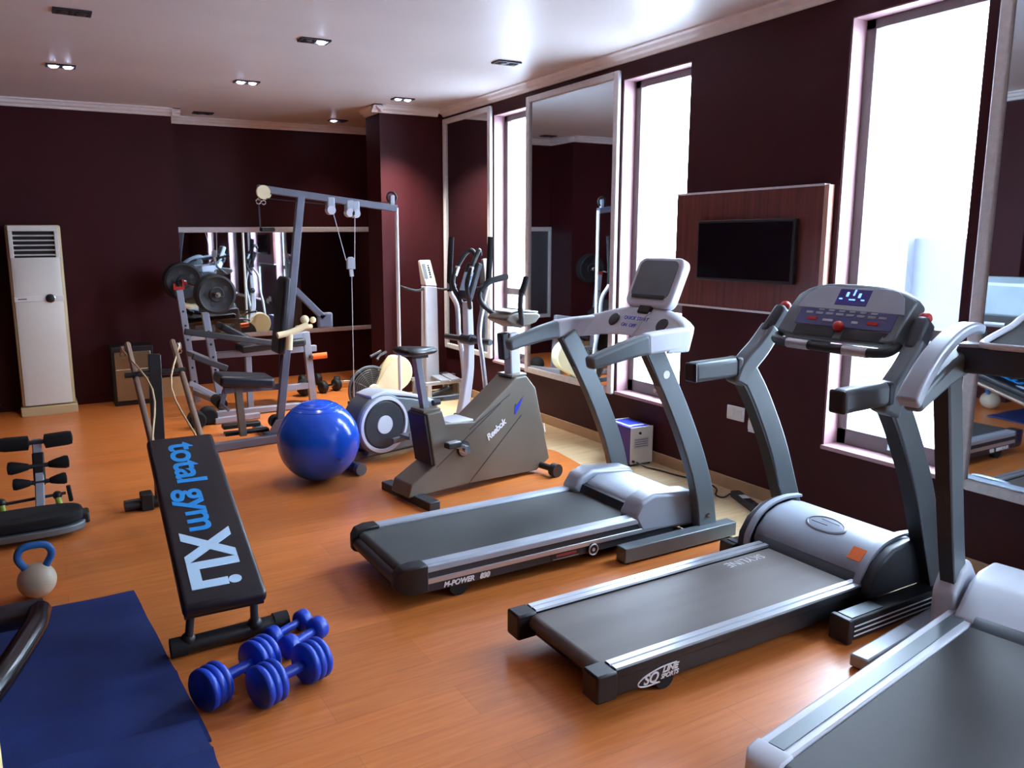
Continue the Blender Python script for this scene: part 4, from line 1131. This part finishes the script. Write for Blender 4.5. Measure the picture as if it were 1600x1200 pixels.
# ================================================================ INCLINE BENCH (BLACK SLIDE BOARD ON TWIN RAILS)
def incline_bench():
    t = thing('incline_bench', 'black incline exercise bench with blue and white lettering along its padded board', 'incline bench', (0, 0, 0), 0)
    A, Bp = Vector((.528, 2.885, .25)), Vector((.563, 4.02, .62))   # top surface ends
    yd = (Bp - A).normalized()
    xd = Vector((1, -.03, 0)).normalized()
    nd = xd.cross(yd).normalized()
    xd = yd.cross(nd).normalized()
    L = (Bp - A).length
    def pt(u, v, h=0):
        return A + xd * u + yd * v + nd * h
    w = .158
    bd = MB().rings([[pt(-w, -.02, 0), pt(w, -.02, 0), pt(w, -.02, -.055), pt(-w, -.02, -.055)], [pt(-w, L + .01, 0), pt(w, L + .01, 0), pt(w, L + .01, -.055), pt(-w, L + .01, -.055)]])
    obj('padded_board', bd, 'vinyl', t, bevel=.02, seg=4)
    obj('board_base', MB().rings([[pt(-w * .95, 0, -.05), pt(w * .95, 0, -.05), pt(w * .95, 0, -.075), pt(-w * .95, 0, -.075)], [pt(-w * .95, L, -.05), pt(w * .95, L, -.05), pt(w * .95, L, -.075), pt(-w * .95, L, -.075)]]), 'black', t)
    # lettering runs down the board, read from the low end upwards on its side
    def tx(s, size, v, u, m, **k):
        o = text(s, size, m, t, pt(u, v, .0008), -yd, xd, **k)
        return o
    tx('total gym', .185, L - .06, -.062, 'cyan', fat=.004, width=.71, space=.95)
    tx('XLi', .265, .405, -.10, 'ltblue', fat=.011, width=.34)
    for s in (-1, 1):
        r = [pt(s * .12, .04, -.10), pt(s * .12, L, -.10), pt(s * .135, L + 1.32, -.085)]
        obj('rail', MB().tube(r, .0175, 14), 'tube', t)
        rl = pt(s * .12, -.10, -.10)
        obj('foot_post', MB().tube([pt(s * .12, .05, -.09), Vector((rl.x + s * .01, 2.985, .035))], .016, 12), 'dark', t)
        obj('post_joint', MB().ball(Vector((rl.x + s * .01, 2.985, .06)), .030, nu=18, nv=12), 'black', t)
    obj('foot_bar', MB().cyl((.345, 2.985, .036), (.78, 3.0, .036), .034, n=20), 'black', t)
    for x in (.36, .765):
        obj('foot_cap', MB().cyl((x - .03, 2.986 + (x - .33) * .03, .038), (x + .03, 2.987 + (x - .33) * .03, .038), .038, n=20), 'rubber', t)
    # tall support column with its floor bar and the pulley arms
    obj('column', MB().bar([(.55, 4.86, .04), (.57, 4.88, .93)], .055, .07), 'black', t, bevel=.004)
    obj('column_foot', MB().cyl((.34, 4.85, .036), (.80, 4.87, .036), .034, n=18), 'black', t)
    obj('column_foot_block', MB().span(.43, .50, 4.80, 4.90, .0, .10), 'black', t, bevel=.006)
    obj('hinge_bar', MB().cyl((.40, 4.86, .82), (.74, 4.88, .82), .018, n=14), 'black', t)
    tl, tr = pt(-.135, L + 1.32, -.085), pt(.135, L + 1.32, -.085)
    for s, e in ((-1, tl), (1, tr)):
        e2 = e + Vector((s * .035, -.02, -.03))
        p = obj('pulley', MB().lathe([(.001, -.008), (.024, -.008), (.018, 0), (.024, .008), (.001, .008)], e2, (1, .2, 0), 18), 'white', t)
        obj('pulley_hook', MB().ring(e2 + Vector((0, 0, -.035)), (0, 1, 0), .014, .004, 16, 6), 'chrome', p)
        obj('cord', MB().tube([e2, pt(s * .05 - .02, L + .55, -.01), pt(-.02 + s * .11, L + .02, -.04)], .0055, 8, k=4), 'cordtan', t)
    for s in (-1, 1):
        obj('cross_brace', MB().tube([pt(s * .12, L * .35, -.10), pt(-s * .12, L * .35, -.10)], .012, 10), 'black', t)

incline_bench()


# ================================================================ THINGS AT THE LEFT
def ab_machine():
    t = thing('ab_machine', 'small black abdominal roller chair with padded arms at the left edge', 'ab machine', (-.10, 4.95, 0), 0)
    obj('post', MB().bar([(0, -.03, .04), (.012, .02, .24), (.015, .10, .46)], .05, .035, side=(1, 0, 0)), 'silver', t, bevel=.006)
    obj('post_sleeve', MB().bar([(.012, .02, .20), (.015, .07, .385)], .062, .05, side=(1, 0, 0)), 'black', t, bevel=.008)
    for i, (z, y, w, r0, r1) in enumerate(((.445, .08, .155, .042, .042), (.315, .035, .115, .018, .038), (.225, .01, .095, .018, .034))):
        obj('cross_tube', MB().cyl((-.07, y, z), (.095, y, z), .013), 'dark', t)
        for s in (-1, 1):
            c = .014 + s * (.045 if i else .035)
            pr = [(.01, 0), (r0, .008), (r0 + (r1 - r0) * .6, w * .45), (r1, w * .8), (r1 * .9, w * .96), (.01, w)]
            obj('roller_pad', MB().lathe(pr, (c, y, z), (s, 0, .04), 24), 'foam', t, ang=60)
    obj('axle', MB().cyl((-.25, .02, .115), (.14, .02, .135), .009), 'dark', t)
    for x in (-.19, .095):
        g = obj('resistance_tube', MB().tube([(x, .02, .125), (x + .012, -.03, .05)], .018, 14), 'green', t)
        obj('tube_cap', MB().ball((x, .02, .128), .026, nu=16, nv=10), 'black', g)
    obj('side_lever', MB().bar([(.155, .02, .18), (.165, .02, .08)], .02, .025), 'black', t, bevel=.006)
    ol = []
    for i in range(28):
        a = 2 * PI * i / 28
        ol.append((-.10 + .315 * (abs(math.cos(a)) ** .55) * (1 if math.cos(a) > 0 else -1), -.27 + .14 * (abs(math.sin(a)) ** .7) * (1 if math.sin(a) > 0 else -1)))
    obj('seat', MB().prism(ol, (0, 0, .075), (1, 0, 0), (0, 1, 0), (0, 0, .055)), 'foam', t, bevel=.015, seg=3, ang=50)
    obj('seat_base', MB().prism([(x * 1.03 + .003, (y + .27) * 1.05 - .275) for x, y in ol], (0, 0, .03), (1, 0, 0), (0, 1, 0), (0, 0, .04)), 'slate', t, bevel=.008, ang=50)
    f = obj('frame', MB().bar([(0, -.35, .02), (0, .06, .025)], .06, .03, side=(1, 0, 0)).bar([(-.20, .03, .02), (.16, .03, .02)], .04, .03, side=(0, 1, 0)).bar([(-.2, -.27, .016), (.14, -.27, .016)], .06, .03, side=(0, 1, 0)), 'black', t, bevel=.004)
    obj('seat_buckle', MB().span(.195, .245, -.31, -.20, .04, .10), 'black', t, bevel=.01)

ab_machine()

t = thing('kettlebell', 'off-white round kettlebell with blue handle beside the navy mat', 'kettlebell', (-.118, 3.84, 0))
obj('body', MB().ball((0, 0, .079), .081, (1, 1, .97), 40, 26), 'kbwhite', t)
hd = MB().tube([(-.040, 0, .140), (-.068, 0, .195), (-.050, 0, .237), (0, 0, .247), (.050, 0, .237), (.068, 0, .195), (.040, 0, .140)], .0165, 14, k=5)
obj('handle', hd, 'kbblue', t)

def mat_mesh(x0, x1, y0, y1, z, th, skew, seed, fold=None):
    rnd = random.Random(seed)
    nx, ny = 22, 34
    top, bot = [], []
    b = MB()
    for j in range(ny + 1):
        ra, rb = [], []
        for i in range(nx + 1):
            u, v = i / nx, j / ny
            y = y0 + (y1 - y0) * v
            x = x0 + (x1 - x0) * u - skew * (y - y0)
            w = .004 * math.sin(9 * u + 4 * v + seed) * math.sin(11 * v - 3 * u) + .003 * math.sin(23 * v + 5 * u + seed)
            if fold:
                w += fold[1] * math.exp(-((v - fold[0] - .06 * u) / .02) ** 2) * (.4 + .6 * u)
            zz = z + max(0, w + .004)
            ra.append(b.bm.verts.new((x, y, zz + th)))
            rb.append(b.bm.verts.new((x, y, zz)))
        top.append(ra)
        bot.append(rb)
    for j in range(ny):
        for i in range(nx):
            b.face((top[j][i], top[j][i + 1], top[j + 1][i + 1], top[j + 1][i]))
            b.face((bot[j][i], bot[j + 1][i], bot[j + 1][i + 1], bot[j][i + 1]))
    for j in range(ny):
        b.face((top[j][0], top[j + 1][0], bot[j + 1][0], bot[j][0]))
        b.face((top[j][nx], bot[j][nx], bot[j + 1][nx], top[j + 1][nx]))
    for i in range(nx):
        b.face((top[0][i], bot[0][i], bot[0][i + 1], top[0][i + 1]))
        b.face((top[ny][i], top[ny][i + 1], bot[ny][i + 1], bot[ny][i]))
    return b

t = tag(obj('exercise_mat', mat_mesh(-.33, .366, 2.38, 3.66, .001, .009, .078, 1, (.30, .012)), 'mat_'), 'navy blue exercise mat lying flat beside the large dumbbells', 'mat', 'navy mats')
t = tag(obj('exercise_mat', mat_mesh(-.33, .40, 1.45, 2.47, .026, .014, .06, 3, (.74, .022)), 'mat_'), 'navy blue exercise mat overlapping the other mat at the bottom left corner', 'mat', 'navy mats')

# black vinyl chair whose arm loop reaches into the picture
t = thing('armchair', 'black vinyl chair with a glossy curved arm reaching over the navy mat', 'chair', (-.42, 2.30, 0), 0)
obj('arm', MB().tube([(.335, .40, .425), (.322, .28, .432), (.28, .12, .435), (.235, -.03, .435), (.17, -.18, .43), (.06, -.36, .42)], .036, 16, k=6), 'gloss', t)
obj('arm_pad', MB().tube([(.345, .41, .42), (.23, .40, .425), (.06, .41, .43)], .042, 16, k=3), 'vinyl', t)
obj('seat', MB().span(-.36, .10, -.37, .40, .36, .45), 'vinyl', t, bevel=.03, seg=3)
obj('backrest', MB().box((-.38, .03, .70), (.09, .60, .55), Matrix.Rotation(R(-8), 3, 'Y')), 'vinyl', t, bevel=.03, seg=3)
for x in (-.32, -.02):
    for y in (-.25, .31):
        obj('leg', MB().cyl((x, y, 0), (x, y, .37), .018), 'gloss', t)


# ================================================================ STABILISER BOX, CABLE AND POWER STRIP BY THE WALL
t = thing('voltage_stabilizer', 'violet and white voltage stabiliser box on the tan boards under the window', 'stabiliser box', (3.655, 4.20, 0), -3)
obj('casing', MB().span(-.095, .095, -.135, .135, .012, .275), 'purple', t, bevel=.005)
fr_ = obj('end_panel', MB().span(-.097, .097, -.141, -.133, .012, .278), 'white', t, bevel=.003)
obj('end_panel', MB().span(-.097, .097, .133, .141, .012, .278), 'white', t, bevel=.003)
obj('spec_label', MB().span(-.07, .06, -.1425, -.141, .125, .20), 'pale', fr_)
for k in range(4):
    obj('label_line', MB().span(-.06, .05, -.1432, -.1425, .137 + k * .016, .142 + k * .016), 'slate', fr_)
obj('knob', MB().cyl((-.02, -.141, .235), (-.02, -.150, .235), .009), 'black', fr_)
obj('cable_gland', MB().cyl((-.075, -.141, .035), (-.075, -.153, .035), .009), 'black', fr_)
tp = obj('top_label', MB().span(-.06, .06, -.10, .10, .275, .277), 'boxblue', t)
obj('label_stripe', MB().span(-.06, .06, -.085, -.06, .277, .278).span(-.075, -.055, -.10, .10, .277, .278), 'white', tp)
for x in (-.08, .08):
    for y in (-.12, .12):
        obj('foot', MB().cyl((x, y, 0), (x, y, .013), .012), 'rubber', t)

t = thing('power_strip', 'grey extension socket strip on the tan floor beside the middle treadmill', 'power strip', (3.63, 3.11, 0), -113)
obj('body', MB().span(-.155, .155, -.03, .03, 0, .042), 'dark', t, bevel=.006)
obj('switch_label', MB().span(-.06, .0, -.022, .022, .042, .0435), 'white', t)
for k in range(2):
    obj('socket', MB().cyl((.06 + .06 * k, 0, .042), (.06 + .06 * k, 0, .044), .018), 'black', t)
t = tag(obj('floor_cable', MB().tube([(3.585, 4.04, .034), (3.62, 3.98, .010), (3.66, 3.88, .006), (3.68, 3.75, .006), (3.72, 3.60, .006), (3.73, 3.50, .006), (3.69, 3.40, .006), (3.60, 3.32, .006), (3.60, 3.26, .008), (3.66, 3.262, .020)], .0055, 8, k=6), 'black'), 'black cable running along the tan floor from the stabiliser box to the power strip', 'cable')
